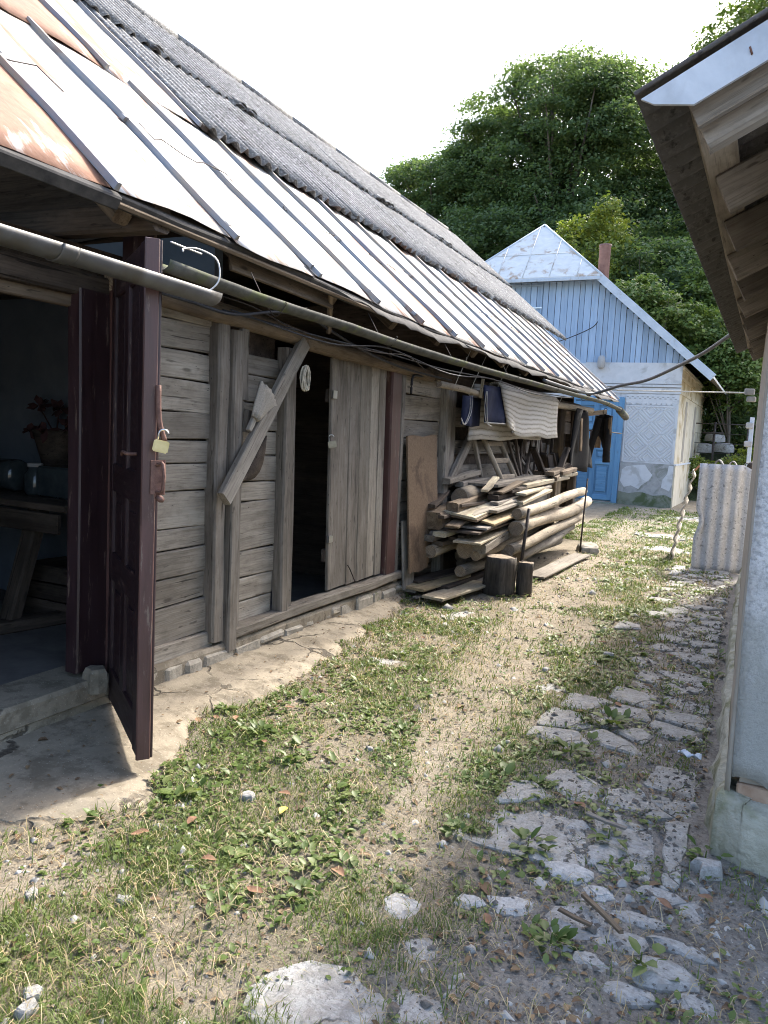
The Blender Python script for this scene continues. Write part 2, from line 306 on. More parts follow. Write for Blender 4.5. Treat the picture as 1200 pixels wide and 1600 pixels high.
def leafmat(name, stops, trans=0.35, rough=0.5, cscale=0.7):
    n = NT(name); tc = n.node('ShaderNodeTexCoord'); ge = n.node('ShaderNodeNewGeometry')
    big = n.noise(tc.outputs['Object'], cscale, 3, 0.6)
    fac = n.math('ADD', n.math('MULTIPLY', big, 0.75), n.math('MULTIPLY', ge.outputs['Random Per Island'], 0.45))
    c = n.ramp(fac, stops)
    n.put(n.b.inputs['Base Color'], c); n.b.inputs['Roughness'].default_value = rough; n.b.inputs['Specular IOR Level'].default_value = 0.3
    tr = n.node('ShaderNodeBsdfTranslucent'); n.ln(n.mix(1.0, c, (1.35, 1.4, 0.75), 'MULTIPLY'), tr.inputs['Color'])
    mx = n.node('ShaderNodeMixShader'); mx.inputs[0].default_value = trans
    n.ln(n.b.outputs[0], mx.inputs[1]); n.ln(tr.outputs[0], mx.inputs[2]); n.ln(mx.outputs[0], n.out.inputs['Surface'])
    return n.m
M['leaf_forest'] = leafmat('forest_leaves', [(0.3, (0.07, 0.118, 0.058)), (0.6, (0.105, 0.16, 0.07)), (0.9, (0.155, 0.21, 0.085))], 0.5)
M['leaf_crown'] = leafmat('tall_tree_leaves', [(0.3, (0.08, 0.128, 0.06)), (0.6, (0.115, 0.172, 0.072)), (0.9, (0.165, 0.22, 0.088))], 0.5)
M['leaf_cool'] = leafmat('cool_green_leaves', [(0.3, (0.07, 0.12, 0.06)), (0.6, (0.105, 0.16, 0.075)), (0.9, (0.15, 0.205, 0.085))], 0.5)
M['leaf_light'] = leafmat('light_green_leaves', [(0.3, (0.07, 0.12, 0.035)), (0.6, (0.12, 0.18, 0.05)), (0.9, (0.20, 0.25, 0.075))])
M['leaf_yellowgreen'] = leafmat('yellow_green_leaves', [(0.3, (0.09, 0.14, 0.03)), (0.6, (0.16, 0.21, 0.045)), (0.9, (0.26, 0.28, 0.06))])
M['grass'] = leafmat('grass_blades', [(0.25, (0.07, 0.115, 0.027)), (0.5, (0.115, 0.165, 0.042)), (0.80, (0.165, 0.20, 0.065)), (1.0, (0.29, 0.27, 0.13))], 0.3, 0.55, 2.5)
M['weed'] = leafmat('broad_weed_leaves', [(0.25, (0.068, 0.112, 0.03)), (0.6, (0.115, 0.165, 0.045)), (0.9, (0.185, 0.22, 0.08))], 0.3, 0.45, 3.0)
M['straw'] = leafmat('dry_straw', [(0.2, (0.22, 0.16, 0.08)), (0.55, (0.36, 0.285, 0.16)), (0.9, (0.5, 0.42, 0.27))], 0.1, 0.8, 3.0)
M['litter'] = leafmat('leaf_litter', [(0.2, (0.07, 0.045, 0.03)), (0.55, (0.17, 0.11, 0.065)), (0.9, (0.32, 0.23, 0.13))], 0.1, 0.8, 3.0)
M['bark'] = simple('tree_bark', (0.07, 0.06, 0.05), (0.17, 0.15, 0.125), 6, 0.95, stretch=(1, 1, 0.3))
M['chips'] = simple('gravel_chips', (0.22, 0.21, 0.19), (0.50, 0.49, 0.46), 3, 0.95, rnd=False)

def rug_mat():
    n = NT('striped_rug'); tc = n.node('ShaderNodeTexCoord')
    s = n.node('ShaderNodeSeparateXYZ'); n.ln(tc.outputs['UV'], s.inputs[0])
    nz = n.noise(tc.outputs['Object'], 3, 4)
    vv = n.math('ADD', s.outputs['Y'], n.math('MULTIPLY', nz, 0.10))
    st = n.node('ShaderNodeTexWave', wave_type='BANDS', bands_direction='X'); cx = n.node('ShaderNodeCombineXYZ'); n.ln(vv, cx.inputs[0]); n.ln(cx.outputs[0], st.inputs['Vector'])
    st.inputs['Scale'].default_value = 2.9; st.inputs['Distortion'].default_value = 0.6; st.inputs['Detail'].default_value = 2
    c = n.ramp(st.outputs['Fac'], [(0.0, (0.20, 0.18, 0.155)), (0.06, (0.37, 0.345, 0.30)), (0.6, (0.44, 0.415, 0.37)), (1.0, (0.49, 0.465, 0.425))])
    c = n.mix(n.ramp(n.noise(tc.outputs['Object'], 5, 6), [(0.5, 0.0), (0.75, 0.6)]), c, (0.36, 0.33, 0.28))
    n.bump(n.noise(tc.outputs['Object'], 40, 4), 0.4, 0.01); return n.fin(c, 0.95, 0, 0.1)
M['rug'] = rug_mat()

# ------------------------------------------------------------------ object helpers
WM = {}
def link(o, Mx, parent=None):
    col.objects.link(o)
    if parent is not None:
        o.parent = parent; o.matrix_basis = WM[parent.name].inverted() @ Mx
    else: o.matrix_basis = Mx
    WM[o.name] = Mx.copy(); return o
def tag(o, label=None, cat=None, group=None, kind=None):
    if label: o['label'] = label
    if cat: o['category'] = cat
    if group: o['group'] = group
    if kind: o['kind'] = kind
    return o
def empty(name, loc, label=None, cat=None, group=None, parent=None, kind=None):
    o = bpy.data.objects.new(name, None); o.empty_display_size = 0.1
    link(o, Matrix.Translation(loc), parent); return tag(o, label, cat, group, kind)
def raw(name, verts, faces, mat, parent=None, Mx=None, smooth=False, center=True):
    """verts in world coordinates unless Mx is given (then local to Mx)"""
    if Mx is None:
        if center:
            vs = np.array(verts, float); c = V(((vs.min(0)+vs.max(0))/2).tolist()); c.z = float(vs[:, 2].min())
        else: c = V((0, 0, 0))
        Mx = Matrix.Translation(c); verts = [V(v)-c for v in verts]
    me = bpy.data.meshes.new(name); me.from_pydata([tuple(v) for v in verts], [], faces)
    mats = mat if isinstance(mat, (list, tuple)) else [mat]
    for m in mats: me.materials.append(m)
    if smooth: me.polygons.foreach_set('use_smooth', [True]*len(me.polygons))
    o = bpy.data.objects.new(name, me); return link(o, Mx, parent)
def frame(a, b, up):
    a, b, up = V(a), V(b), V(up); x = (b-a).normalized(); y = up.cross(x)
    if y.length < 1e-5: y = V((0, 1, 0)).cross(x)
    y.normalize(); z = x.cross(y)
    R = Matrix((x, y, z)).transposed().to_4x4()
    return Matrix.Translation((a+b)/2) @ R, (b-a).length
def beam(name, a, b, w, t, up, mat, parent=None, seg=2, jit=0.004, ch=None, taper=1.0, skew=0.0, label=None, cat=None, group=None, bow=0.0):
    """timber from a to b; w across (local y), t along 'up' (local z); grain along local x"""
    Mx, L = frame(a, b, up); ch = min(w, t)*0.14 if ch is None else ch
    prof = [(-w/2+ch, -t/2), (w/2-ch, -t/2), (w/2, -t/2+ch), (w/2, t/2-ch), (w/2-ch, t/2), (-w/2+ch, t/2), (-w/2, t/2-ch), (-w/2, -t/2+ch)]
    vs = []; fs = []; r = random.uniform
    for i in range(seg+1):
        u = i/seg; x = -L/2+L*u; k = 1+(taper-1)*u; dy, dz = r(-jit, jit), r(-jit, jit)*0.5+bow*math.sin(math.pi*u); dw = 1+r(-jit, jit)*2/max(w, 0.02)*0.5
        e = 0
        for (py, pz) in prof:
            e = r(-skew, skew)*py if i in (0, seg) else 0
            vs.append((x+e+(r(-jit, jit) if i in (0, seg) else 0), py*k*dw+dy, pz*k+dz))
    for i in range(seg):
        for j in range(8): fs.append((i*8+j, i*8+(j+1) % 8, (i+1)*8+(j+1) % 8, (i+1)*8+j))
    fs.append(tuple(range(7, -1, -1))); fs.append(tuple(seg*8+j for j in range(8)))
    o = raw(name, vs, fs, mat, parent, Mx); return tag(o, label, cat, group)
def log(name, a, b, ra, rb, mat, parent=None, n=12, seg=9, bend=0.02, label=None, cat=None, group=None, knob=0.08, end=True):
    Mx, L = frame(a, b, (0, 0, 1)); vs = []; fs = []; mi = []; r = random.uniform
    ph = r(0, 6.28); ky = r(-bend, bend); kz = r(-bend, bend)
    lob = [r(-knob, knob) for _ in range(n)]
    for i in range(seg+1):
        u = i/seg; R = ra+(rb-ra)*u; oy = ky*math.sin(math.pi*u)+bend*0.4*math.sin(9*u+ph); oz = kz*math.sin(math.pi*u)+bend*0.4*math.cos(7*u+ph)
        for j in range(n):
            t = 2*math.pi*j/n; q = R*(1+lob[j]*0.5+r(-knob, knob)*0.5)
            vs.append((-L/2+L*u+(r(-0.012, 0.012) if i in (0, seg) else 0), oy+q*math.cos(t), oz+q*math.sin(t)))
    for i in range(seg):
        for j in range(n): fs.append((i*n+j, i*n+(j+1) % n, (i+1)*n+(j+1) % n, (i+1)*n+j))
    k = len(fs); fs.append(tuple(range(n-1, -1, -1))); fs.append(tuple(seg*n+j for j in range(n)))
    o = raw(name, vs, fs, [mat, M['log_end']] if end else [mat], parent, Mx)
    if end: o.data.polygons[k].material_index = 1; o.data.polygons[k+1].material_index = 1
    for p in o.data.polygons[:k]: p.use_smooth = True
    return tag(o, label, cat, group)
def tube_data(pts, rad, n=6, closed=False):
    pts = [V(p) for p in pts]; m = len(pts); vs = []; fs = []
    up0 = V((0, 0, 1))
    for i, p in enumerate(pts):
        d = (pts[min(i+1, m-1)]-pts[max(i-1, 0)]).normalized()
        s = d.cross(up0);  s = s.normalized() if s.length > 1e-3 else V((1, 0, 0)); u = s.cross(d)
        R = rad[i] if isinstance(rad, (list, tuple)) else rad
        for j in range(n):
            t = 2*math.pi*j/n; vs.append(p+s*math.cos(t)*R+u*math.sin(t)*R)
    for i in range(m-1):
        for j in range(n): fs.append((i*n+j, (i+1)*n+j, (i+1)*n+(j+1) % n, i*n+(j+1) % n))
    fs.append(tuple(range(n))); fs.append(tuple((m-1)*n+j for j in range(n-1, -1, -1)))
    return vs, fs
def tube(name, pts, rad, mat, parent=None, n=6, label=None, cat=None, group=None):
    vs, fs = tube_data(pts, rad, n); o = raw(name, vs, fs, mat, parent, smooth=True); return tag(o, label, cat, group)
def spline(pts, n=8):
    P = [V(p) for p in pts]; out = []
    for i in range(len(P)-1):
        p0, p1, p2, p3 = P[max(i-1, 0)], P[i], P[i+1], P[min(i+2, len(P)-1)]
        for k in range(n):
            t = k/n; out.append(0.5*((2*p1)+(p2-p0)*t+(2*p0-5*p1+4*p2-p3)*t*t+(3*p1-p0-3*p2+p3)*t**3))
    out.append(P[-1]); return out
def box(name, lo, hi, mat, parent=None, bev=0.0, label=None, cat=None, group=None, jit=0.0):
    lo, hi = V(lo), V(hi); b = bev; r = random.uniform
    if b <= 0:
        vs = [(x, y, z) for x in (lo.x, hi.x) for y in (lo.y, hi.y) for z in (lo.z, hi.z)]
        if jit: vs = [(x+r(-jit, jit), y+r(-jit, jit), z+r(-jit, jit)) for x, y, z in vs]
        fs = [(0, 1, 3, 2), (4, 6, 7, 5), (0, 4, 5, 1), (2, 3, 7, 6), (0, 2, 6, 4), (1, 5, 7, 3)]
        o = raw(name, vs, fs, mat, parent)
    else:
        import bmesh
        bm = bmesh.new(); bmesh.ops.create_cube(bm, size=1.0)
        for v in bm.verts: v.co = V(((lo[i]+hi[i])/2+v.co[i]*(hi[i]-lo[i]) for i in range(3)))
        bmesh.ops.bevel(bm, geom=bm.edges[:], offset=b, segments=1, affect='EDGES')
        bm.verts.ensure_lookup_table(); vs = [v.co.copy()+V((r(-jit, jit), r(-jit, jit), r(-jit, jit))) for v in bm.verts]
        fs = [tuple(v.index for v in f.verts) for f in bm.faces]; bm.free(); o = raw(name, vs, fs, mat, parent)
    return tag(o, label, cat, group)
def grid(name, fn, nu, nv, mat, parent=None, smooth=True, thick=0.0, uv=False, label=None, cat=None, group=None, Mx=None):
    vs = [V(fn(i/nu, j/nv)) for j in range(nv+1) for i in range(nu+1)]
    fs = [(j*(nu+1)+i, j*(nu+1)+i+1, (j+1)*(nu+1)+i+1, (j+1)*(nu+1)+i) for j in range(nv) for i in range(nu)]
    o = raw(name, vs, fs, mat, parent, Mx=Mx, smooth=smooth)
    if uv:
        l = o.data.uv_layers.new(name='UVMap')
        for p in o.data.polygons:
            for li, vi in zip(p.loop_indices, p.vertices): l.data[li].uv = ((vi % (nu+1))/nu, (vi//(nu+1))/nv)
    if thick:
        md = o.modifiers.new('thick', 'SOLIDIFY'); md.thickness = thick; md.offset = 0
    return tag(o, label, cat, group)
def bigmesh(name, VV, TT, mat, parent=None, loc=(0, 0, 0), smooth=False, kind=None, label=None, cat=None, attrs=None, group=None):
    VV = np.asarray(VV, np.float32)-np.asarray(loc, np.float32); TT = np.asarray(TT, np.int32); k = TT.shape[1]
    me = bpy.data.meshes.new(name); me.vertices.add(len(VV)); me.vertices.foreach_set('co', VV.ravel())
    me.loops.add(TT.size); me.loops.foreach_set('vertex_index', TT.ravel())
    me.polygons.add(len(TT)); me.polygons.foreach_set('loop_start', np.arange(0, TT.size, k, dtype=np.int32))
    try: me.polygons.foreach_set('loop_total', np.full(len(TT), k, np.int32))
    except Exception: pass
    me.materials.append(mat)
    if smooth: me.polygons.foreach_set('use_smooth', np.ones(len(TT), bool))
    if attrs:
        for an, av in attrs.items():
            a = me.attributes.new(an, 'FLOAT', 'POINT'); a.data.foreach_set('value', np.asarray(av, np.float32))
    me.update(calc_edges=True); me.validate()
    o = bpy.data.objects.new(name, me); link(o, Matrix.Translation(loc), parent); return tag(o, label, cat, group, kind)

# value noise
_perm = np.random.default_rng(3).random((256, 256))
def vnoise(x, y):
    xi = np.floor(x).astype(int); yi = np.floor(y).astype(int); fx = x-xi; fy = y-yi
    fx = fx*fx*(3-2*fx); fy = fy*fy*(3-2*fy)
    g = lambda a, b: _perm[a & 255, b & 255]
    return (g(xi, yi)*(1-fx)+g(xi+1, yi)*fx)*(1-fy)+(g(xi, yi+1)*(1-fx)+g(xi+1, yi+1)*fx)*fy
def fbm(x, y, o=4):
    s = 0; a = 0.5; t = 0
    for _ in range(o): s = s+a*vnoise(x, y); t += a; a *= 0.5; x = x*2.03+17.1; y = y*2.03+5.3
    return s/t
sst = lambda a, b, x: (lambda t: t*t*(3-2*t))(np.clip((x-a)/(b-a), 0, 1))

# ------------------------------------------------------------------ ground
AE_y = [-3, 0.8, 1.79, 2.02, 2.25, 2.5, 2.8, 3.12, 3.45, 4.2, 4.89, 5.6, 6.4, 6.75]
AE_x = [-2.6, -2.5, -2.38, -2.2, -2.08, -2.22, -2.42, -2.5, -2.42, -2.48, -2.58, -2.72, -2.88, -2.97]
def apron_edge(y): return np.interp(y, AE_y, AE_x)+0.20*(fbm(y*2.6, y*0+2.2)-0.5)+0.10*(fbm(y*9.1, y*0+7.7, 2)-0.5)
PC_y = [0, 1.2, 2.3, 2.84, 3.58, 4.73, 6.89, 9, 12, 20, 40]; PC_x = [-0.9, -1.0, -1.1, -1.22, -1.33, -1.5, -1.74, -1.92, -2.05, -2.5, -3]
def bare(x, y):
    w = 0.16+0.05*np.sin(y*1.7)+0.30*(fbm(x*2.2, y*1.4)-0.45)+sst(3, 6, y)*0.10
    d = np.abs(x-np.interp(y, PC_y, PC_x))
    b = (1-sst(w*0.55, w*1.5, d))*sst(1.9, 2.6, y)*0.9
    b = np.maximum(b, (1-sst(0.12, 0.34, np.hypot((x+2.08)*0.8, y-1.72)+0.3*(fbm(x*5, y*5)-0.5)))*0.95)
    strip = sst(-0.05, 0.25, x-apron_edge(y))*(1-sst(0.35, 0.75, x-apron_edge(y)))*sst(3.6, 4.4, y)*(1-sst(11, 13, y))
    b = np.maximum(b, strip*sst(0.42, 0.6, fbm(x*2.6+9, y*1.8))*0.85)
    b = np.maximum(b, sst(0.56, 0.66, fbm(x*3.3+31, y*2.7+8))*0.75)
    return np.clip(b, 0, 1)
def soil(x, y):
    n_ = (fbm(x*2.5+4, y*1.7)-0.5)
    s = sst(-0.95, -0.45, x+0.9*n_)*(1-sst(11, 13, y))
    return np.clip(s, 0, 1)
def gz(x, y):
    z = 0.030*(fbm(x*1.6, y*1.6)-0.5)+0.022*(fbm(x*7, y*7, 3)-0.5)
    z = z-0.012*bare(x, y)
    z = z+0.012*soil(x, y)*(fbm(x*11, y*11, 3)-0.5)
    inb = sst(-2.0, -2.35, x)*0 + (x < apron_edge(y)-0.03)*(y < 6.7)
    return z-0.05*inb
def axis(lo, fine_lo, fine_hi, hi, step, g=1.16):
    a = list(np.arange(fine_lo, fine_hi, step)); s = step; v = a[-1]
    while v < hi: s *= g; v += s; a.append(v)
    s = step; v = fine_lo
    while v > lo: s *= g; v -= s; a.insert(0, v)
    return np.array(a)
gx = axis(-900, -3.2, 0.8, 900, 0.025); gy = axis(-900, 0.9, 6.5, 1600, 0.026, 1.05)
GX, GY = np.meshgrid(gx, gy)
GZ = gz(GX, GY)
nx, ny = len(gx), len(gy)
idx = np.arange(nx*ny).reshape(ny, nx)
Q = np.stack([idx[:-1, :-1], idx[:-1, 1:], idx[1:, 1:], idx[1:, :-1]], -1).reshape(-1, 4)
bigmesh('ground', np.stack([GX, GY, GZ], -1).reshape(-1, 3), Q, M['ground'], smooth=True, kind='structure',
        attrs={'bare': bare(GX, GY).ravel(), 'soil': soil(GX, GY).ravel()}, label='patchy yard ground of trodden earth between barn and wall')

# concrete apron along the barn
ay = np.arange(-2.5, 6.75, 0.03); us = np.linspace(0, 1, 34)
AX = np.empty((len(ay), 34)); AY = np.empty_like(AX); AZ = np.empty_like(AX)
for i, y in enumerate(ay):
    e = float(apron_edge(np.array([y]))[0]); AX[i] = -3.0+(e+3.0)*us; AY[i] = y
    AZ[i] = 0.062-0.045*us
AZ += 0.020*(fbm(AX*2.2, AY*2.2)-0.5)+0.010*(fbm(AX*14, AY*14, 3)-0.5)
tp = np.linspace(0, 1, 9)**2; AZ[:, -9:] -= tp*(0.030+0.03*fbm(AX[:, -9:]*6, AY[:, -9:]*6))
idx = np.arange(AX.size).reshape(AX.shape)
Q = np.stack([idx[:-1, :-1], idx[:-1, 1:], idx[1:, 1:], idx[1:, :-1]], -1).reshape(-1, 4)
bigmesh('pavement', np.stack([AX, AY, AZ], -1).reshape(-1, 3), Q, M['apron'], smooth=True, kind='structure', label='cracked tan concrete apron at the foot of the barn')

# hill behind
hx = np.linspace(-90, 70, 110); hy = np.linspace(22.5, 120, 70); HX, HY = np.meshgrid(hx, hy)
HZ = 0.30*(HY-23)+2.2*(fbm(HX*0.1, HY*0.1)-0.5)*sst(24, 40, HY)-0.25
HZ = np.where(HY < 24, np.minimum(HZ, 0.1*(HY-22.5)-0.1), HZ)
idx = np.arange(HX.size).reshape(HX.shape); Q = np.stack([idx[:-1, :-1], idx[:-1, 1:], idx[1:, 1:], idx[1:, :-1]], -1).reshape(-1, 4)
bigmesh('hill', np.stack([HX, HY, HZ], -1).reshape(-1, 3), Q, M['hill_soil'], smooth=True, kind='structure', label='dark overgrown hillside behind the blue house')
def hillz(x, y): return 0.30*(y-23)+2.2*(float(fbm(np.array([x*0.1]), np.array([y*0.1]))[0])-0.5)*float(sst(24, 40, np.array([y]))[0])-0.25

# ------------------------------------------------------------------ barn roof plane
TP = math.radians(40.5); cT, sT = math.cos(TP), math.sin(TP)
def eave_z(y): return np.interp(y, [1, 2.4, 3.2, 4, 5.5, 9, 14.3], [2.475, 2.485, 2.475, 2.45, 2.40, 2.37, 2.34])
def RP(s, y, o=0.0):   # s: distance up the slope from the eave, o: height above the roof plane
    s2 = s
    return V((-2.5-s2*cT+o*sT, y, float(eave_z(y))+s2*sT+o*cT))
RIDGE = 5.25
# ------------------------------------------------------------------ barn
W = -3.05
barn = empty('wooden_barn', (-5.2, 7, 0), 'long weathered timber barn with metal and corrugated roof on the left', 'barn')
# dark sheets added behind the planks so gaps look shaded, doorways left open
def lining(y0, y1, z0, z1, x=-3.135):
    return box('dark_backing', (x-0.02, y0, z0), (x, y1, z1), M['dark_wood'], barn)
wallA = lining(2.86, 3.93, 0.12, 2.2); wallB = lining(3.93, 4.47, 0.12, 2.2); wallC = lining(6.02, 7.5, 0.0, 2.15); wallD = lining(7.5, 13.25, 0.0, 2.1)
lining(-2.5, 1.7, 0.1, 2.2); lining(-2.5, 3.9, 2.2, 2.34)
def wall_planks(par, y0, y1, zs, mat=M['wall_wood'], x=W, th=0.035):
    for z1, z0 in zip(zs[:-1], zs[1:]):
        h = abs(z1-z0)-random.uniform(0.004, 0.011); zc = (z0+z1)/2; t = random.uniform(-0.008, 0.008)
        xx = x-th/2+random.uniform(-0.010, 0.006)
        beam('plank', (xx, y0+random.uniform(-.005, .005), zc-t), (xx+random.uniform(-.006, .006), y1, zc+t), th, h, (0, 0, 1), mat, par, seg=4, jit=0.004, ch=0.006)
wall_planks(wallA, 2.88, 3.70, [2.25, 2.12, 1.955, 1.79, 1.60, 1.44, 1.30, 1.14, 0.92, 0.79, 0.63, 0.46, 0.24])
wall_planks(wallB, 3.90, 4.42, [2.00, 1.87, 1.69, 1.51, 1.35, 1.17, 1.04, 0.71, 0.53, 0.37, 0.225])
wall_planks(wallC, 6.38, 7.34, [2.09, 1.91, 1.67, 1.50, 1.32, 1.10, 0.89, 0.68, 0.45, 0.2, 0.02])
wall_planks(wallD, 7.66, 10.4, [1.86, 1.64], M['grey_board']); wall_planks(wallD, 7.66, 11.6, [1.50, 1.34], M['grey_board']); wall_planks(wallD, 7.66, 11.9, [1.22, 0.96, 0.75, 0.5, 0.25], M['grey_board'])
wall_planks(wallD, 10.4, 13.2, [2.06, 1.86, 1.66], M['dark_wood'])
# foot board, sills
beam('sill', (W+0.0, 2.9, 0.195), (W+0.01, 3.74, 0.185), 0.05, 0.12, (0, 0, 1), M['wall_wood'], barn, seg=3)
beam('sill', (-3.02, 3.86, 0.20), (-3.0, 6.42, 0.225), 0.12, 0.07, (0, 0, 1), M['wall_wood'], barn, seg=8, jit=0.012)
# posts
beam('post', (-3.03, 3.745, 0.18), (-3.03, 3.735, 2.15), 0.11, 0.10, (1, 0, 0), M['post_wood'], barn, seg=6, jit=0.006)
beam('post', (-2.995, 3.855, 0.10), (-3.0, 3.845, 2.12), 0.10, 0.09, (1, 0, 0), M['post_wood'], barn, seg=6, jit=0.008)
beam('post', (-3.03, 3.945, 0.22), (-3.03, 3.93, 2.12), 0.07, 0.06, (1, 0, 0), M['post_wood'], barn, seg=6, jit=0.006)
beam('batten', (-2.99, 3.935, 1.70), (-2.99, 3.93, 2.14), 0.075, 0.03, (1, 0, 0), M['post_wood'], barn, seg=2)
beam('post', (-3.02, 4.475, 0.235), (-3.02, 4.435, 2.08), 0.10, 0.09, (1, 0, 0), M['post_wood'], barn, seg=6, jit=0.007)
beam('post', (-3.045, 4.575, 0.235), (-3.045, 4.535, 2.08), 0.085, 0.07, (1, 0, 0), M['post_wood'], barn, seg=6, jit=0.007)
beam('post', (-3.03, 6.20, 0.2), (-3.03, 6.14, 2.12), 0.20, 0.10, (1, 0, 0), M['maroon_worn'], barn, seg=4, jit=0.004)
beam('post', (-3.03, 6.34, 0.15), (-3.03, 6.31, 2.12), 0.07, 0.08, (1, 0, 0), M['grey_board'], barn, seg=4, jit=0.006)
beam('post', (-3.03, 7.42, 0.1), (-3.03, 7.38, 2.05), 0.13, 0.12, (1, 0, 0), M['grey_board'], barn, seg=5, jit=0.007)
beam('post', (-3.03, 7.60, 1.0), (-3.03, 7.56, 2.05), 0.16, 0.06, (1, 0, 0), M['grey_board'], barn, seg=4, jit=0.007)
beam('post', (-3.02, 10.2, 0.1), (-3.02, 10.2, 2.05), 0.12, 0.12, (1, 0, 0), M['dark_wood'], barn, seg=4)
beam('post', (-2.98, 12.15, 0.1), (-2.98, 12.1, 2.05), 0.32, 0.08, (1, 0, 0), M['brown_wood'], barn, seg=4)
beam('post', (-2.98, 13.2, 0.0), (-2.98, 13.2, 2.1), 0.16, 0.14, (1, 0, 0), M['dark_wood'], barn, seg=4)
# braces
beam('brace', (-2.90, 3.66, 1.09), (-2.95, 4.56, 2.14), 0.105, 0.05, (1, 0, 0.1), M['wall_wood'], barn, seg=4, jit=0.003, skew=0.3)
grid('brace_dark_piece', lambda u, v: (-2.99+0.0*u, 3.93+0.26*v+0.06*u*math.sin(math.pi*v), 1.20+0.28*v-0.10*u*math.sin(math.pi*v)**0.7), 2, 6, M['dark_wood'], barn, thick=0.03)  # curved dark sheet beside the brace
beam('brace', (-2.97, 7.50, 1.05), (-2.99, 8.25, 1.66), 0.12, 0.05, (1, 0, 0), M['grey_board'], barn, seg=3)
beam('brace', (-2.96, 8.45, 1.09), (-2.97, 8.05, 1.66), 0.05, 0.04, (1, 0, 0), M['wall_wood'], barn, seg=3)
# plate log under the eave
log('top_plate', (-2.99, 2.86, 2.235), (-2.99, 4.62, 2.165), 0.062, 0.058, M['brown_wood'], barn, n=10, seg=8, bend=0.012)
log('top_plate', (-2.985, 4.6, 2.155), (-3.0, 6.9, 2.105), 0.06, 0.055, M['brown_wood'], barn, n=10, seg=8, bend=0.012)
log('top_plate', (-3.0, 6.85, 2.13), (-3.0, 13.4, 2.13), 0.06, 0.06, M['dark_wood'], barn, n=10, seg=8, bend=0.01)
# foundation
fnd = box('foundation', (-3.30, -2.5, -0.05), (-2.966, 6.5, 0.155), M['apron'], barn, bev=0.02, jit=0.003)
def stone_data(sx, sy, sz, n=9, seed=None, flat=0.75, jit=0.16):
    r = random.Random(seed) if seed is not None else random
    vs = []; fs = []; rad = [1+r.uniform(-jit, jit)*1.4 for _ in range(n)]; tilt = (r.uniform(-.06, .06), r.uniform(-.06, .06))
    for lev, (k, z) in enumerate([(1.0, -0.6), (1.02, 0.1), (0.93, flat), (0.74, 1.0)]):
        for j in range(n):
            t = 2*math.pi*j/n; q = rad[j]*k*(1+r.uniform(-.03, .03))
            x, y = sx*q*math.cos(t), sy*q*math.sin(t); vs.append((x, y, sz*z*(1+r.uniform(-.1, .1))+(x*tilt[0]+y*tilt[1])*(lev > 1)))
    for l in range(3):
        for j in range(n): fs.append((l*n+j, l*n+(j+1) % n, (l+1)*n+(j+1) % n, (l+1)*n+j))
    vs.append((0, 0, sz*(1+r.uniform(-.05, .12)))); c = len(vs)-1
    for j in range(n): fs.append((3*n+j, 3*n+(j+1) % n, c))
    return vs, fs
def stone(name, loc, sx, sy, sz, rz, mat, parent=None, normal=None, label=None, cat=None, group=None, n=9, smooth=False, jit=0.16):
    vs, fs = stone_data(sx, sy, sz, n, jit=jit); Mx = Matrix.Translation(loc) @ (Matrix.Rotation(math.pi/2, 4, 'Y') if normal == 'x' else Matrix.Identity(4)) @ Matrix.Rotation(rz, 4, 'Z')
    o = raw(name, vs, fs, mat, parent, Mx, smooth=smooth); return tag(o, label, cat, group)
y = 2.95
while y < 6.45:
    w = random.uniform(0.10, 0.32); h1 = random.uniform(0.105, 0.145); two = random.random() < 0.35
    for (za, zb) in ([(-0.02, h1*0.5), (h1*0.52, h1+0.01)] if two else [(-0.02, h1)]):
        xo = -2.960+random.uniform(-.02, .016)
        box('stone', (-3.1, y+0.004, za), (xo, y+w-random.uniform(0.004, .012), zb), M['stone_found'], fnd, bev=random.uniform(.014, .026), jit=0.009)
    y += w
# threshold slab and floor of the near room
box('threshold', (-3.26, 0.9, 0.10), (-2.95, 2.86, 0.215), M['apron'], barn, bev=0.015, jit=0.006)
stone('jamb_stone', (-2.96, 2.75, 0.20), 0.055, 0.075, 0.075, 0.3, M['apron'], barn)
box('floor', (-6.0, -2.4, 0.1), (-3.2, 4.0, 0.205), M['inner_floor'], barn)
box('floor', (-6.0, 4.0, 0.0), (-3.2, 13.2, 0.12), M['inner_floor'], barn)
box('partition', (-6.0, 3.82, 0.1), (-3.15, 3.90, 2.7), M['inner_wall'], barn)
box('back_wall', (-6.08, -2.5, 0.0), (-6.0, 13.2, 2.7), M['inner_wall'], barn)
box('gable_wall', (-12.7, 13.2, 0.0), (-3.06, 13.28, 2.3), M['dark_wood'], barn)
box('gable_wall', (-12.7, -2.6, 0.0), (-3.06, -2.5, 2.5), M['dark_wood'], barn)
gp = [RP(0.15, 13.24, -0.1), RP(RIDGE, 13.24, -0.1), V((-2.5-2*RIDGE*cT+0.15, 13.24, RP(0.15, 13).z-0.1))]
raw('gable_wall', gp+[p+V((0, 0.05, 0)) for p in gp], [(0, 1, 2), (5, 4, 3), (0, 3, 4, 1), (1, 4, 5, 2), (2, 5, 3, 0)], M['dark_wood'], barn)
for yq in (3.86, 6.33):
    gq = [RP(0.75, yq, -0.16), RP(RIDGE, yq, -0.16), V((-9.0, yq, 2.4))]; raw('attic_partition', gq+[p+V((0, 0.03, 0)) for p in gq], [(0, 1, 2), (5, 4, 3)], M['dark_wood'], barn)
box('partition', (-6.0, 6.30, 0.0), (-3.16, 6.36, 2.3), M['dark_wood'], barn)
box('ceiling', (-6.0, -2.5, 2.36), (-3.16, 13.2, 2.40), M['dark_wood'], barn)
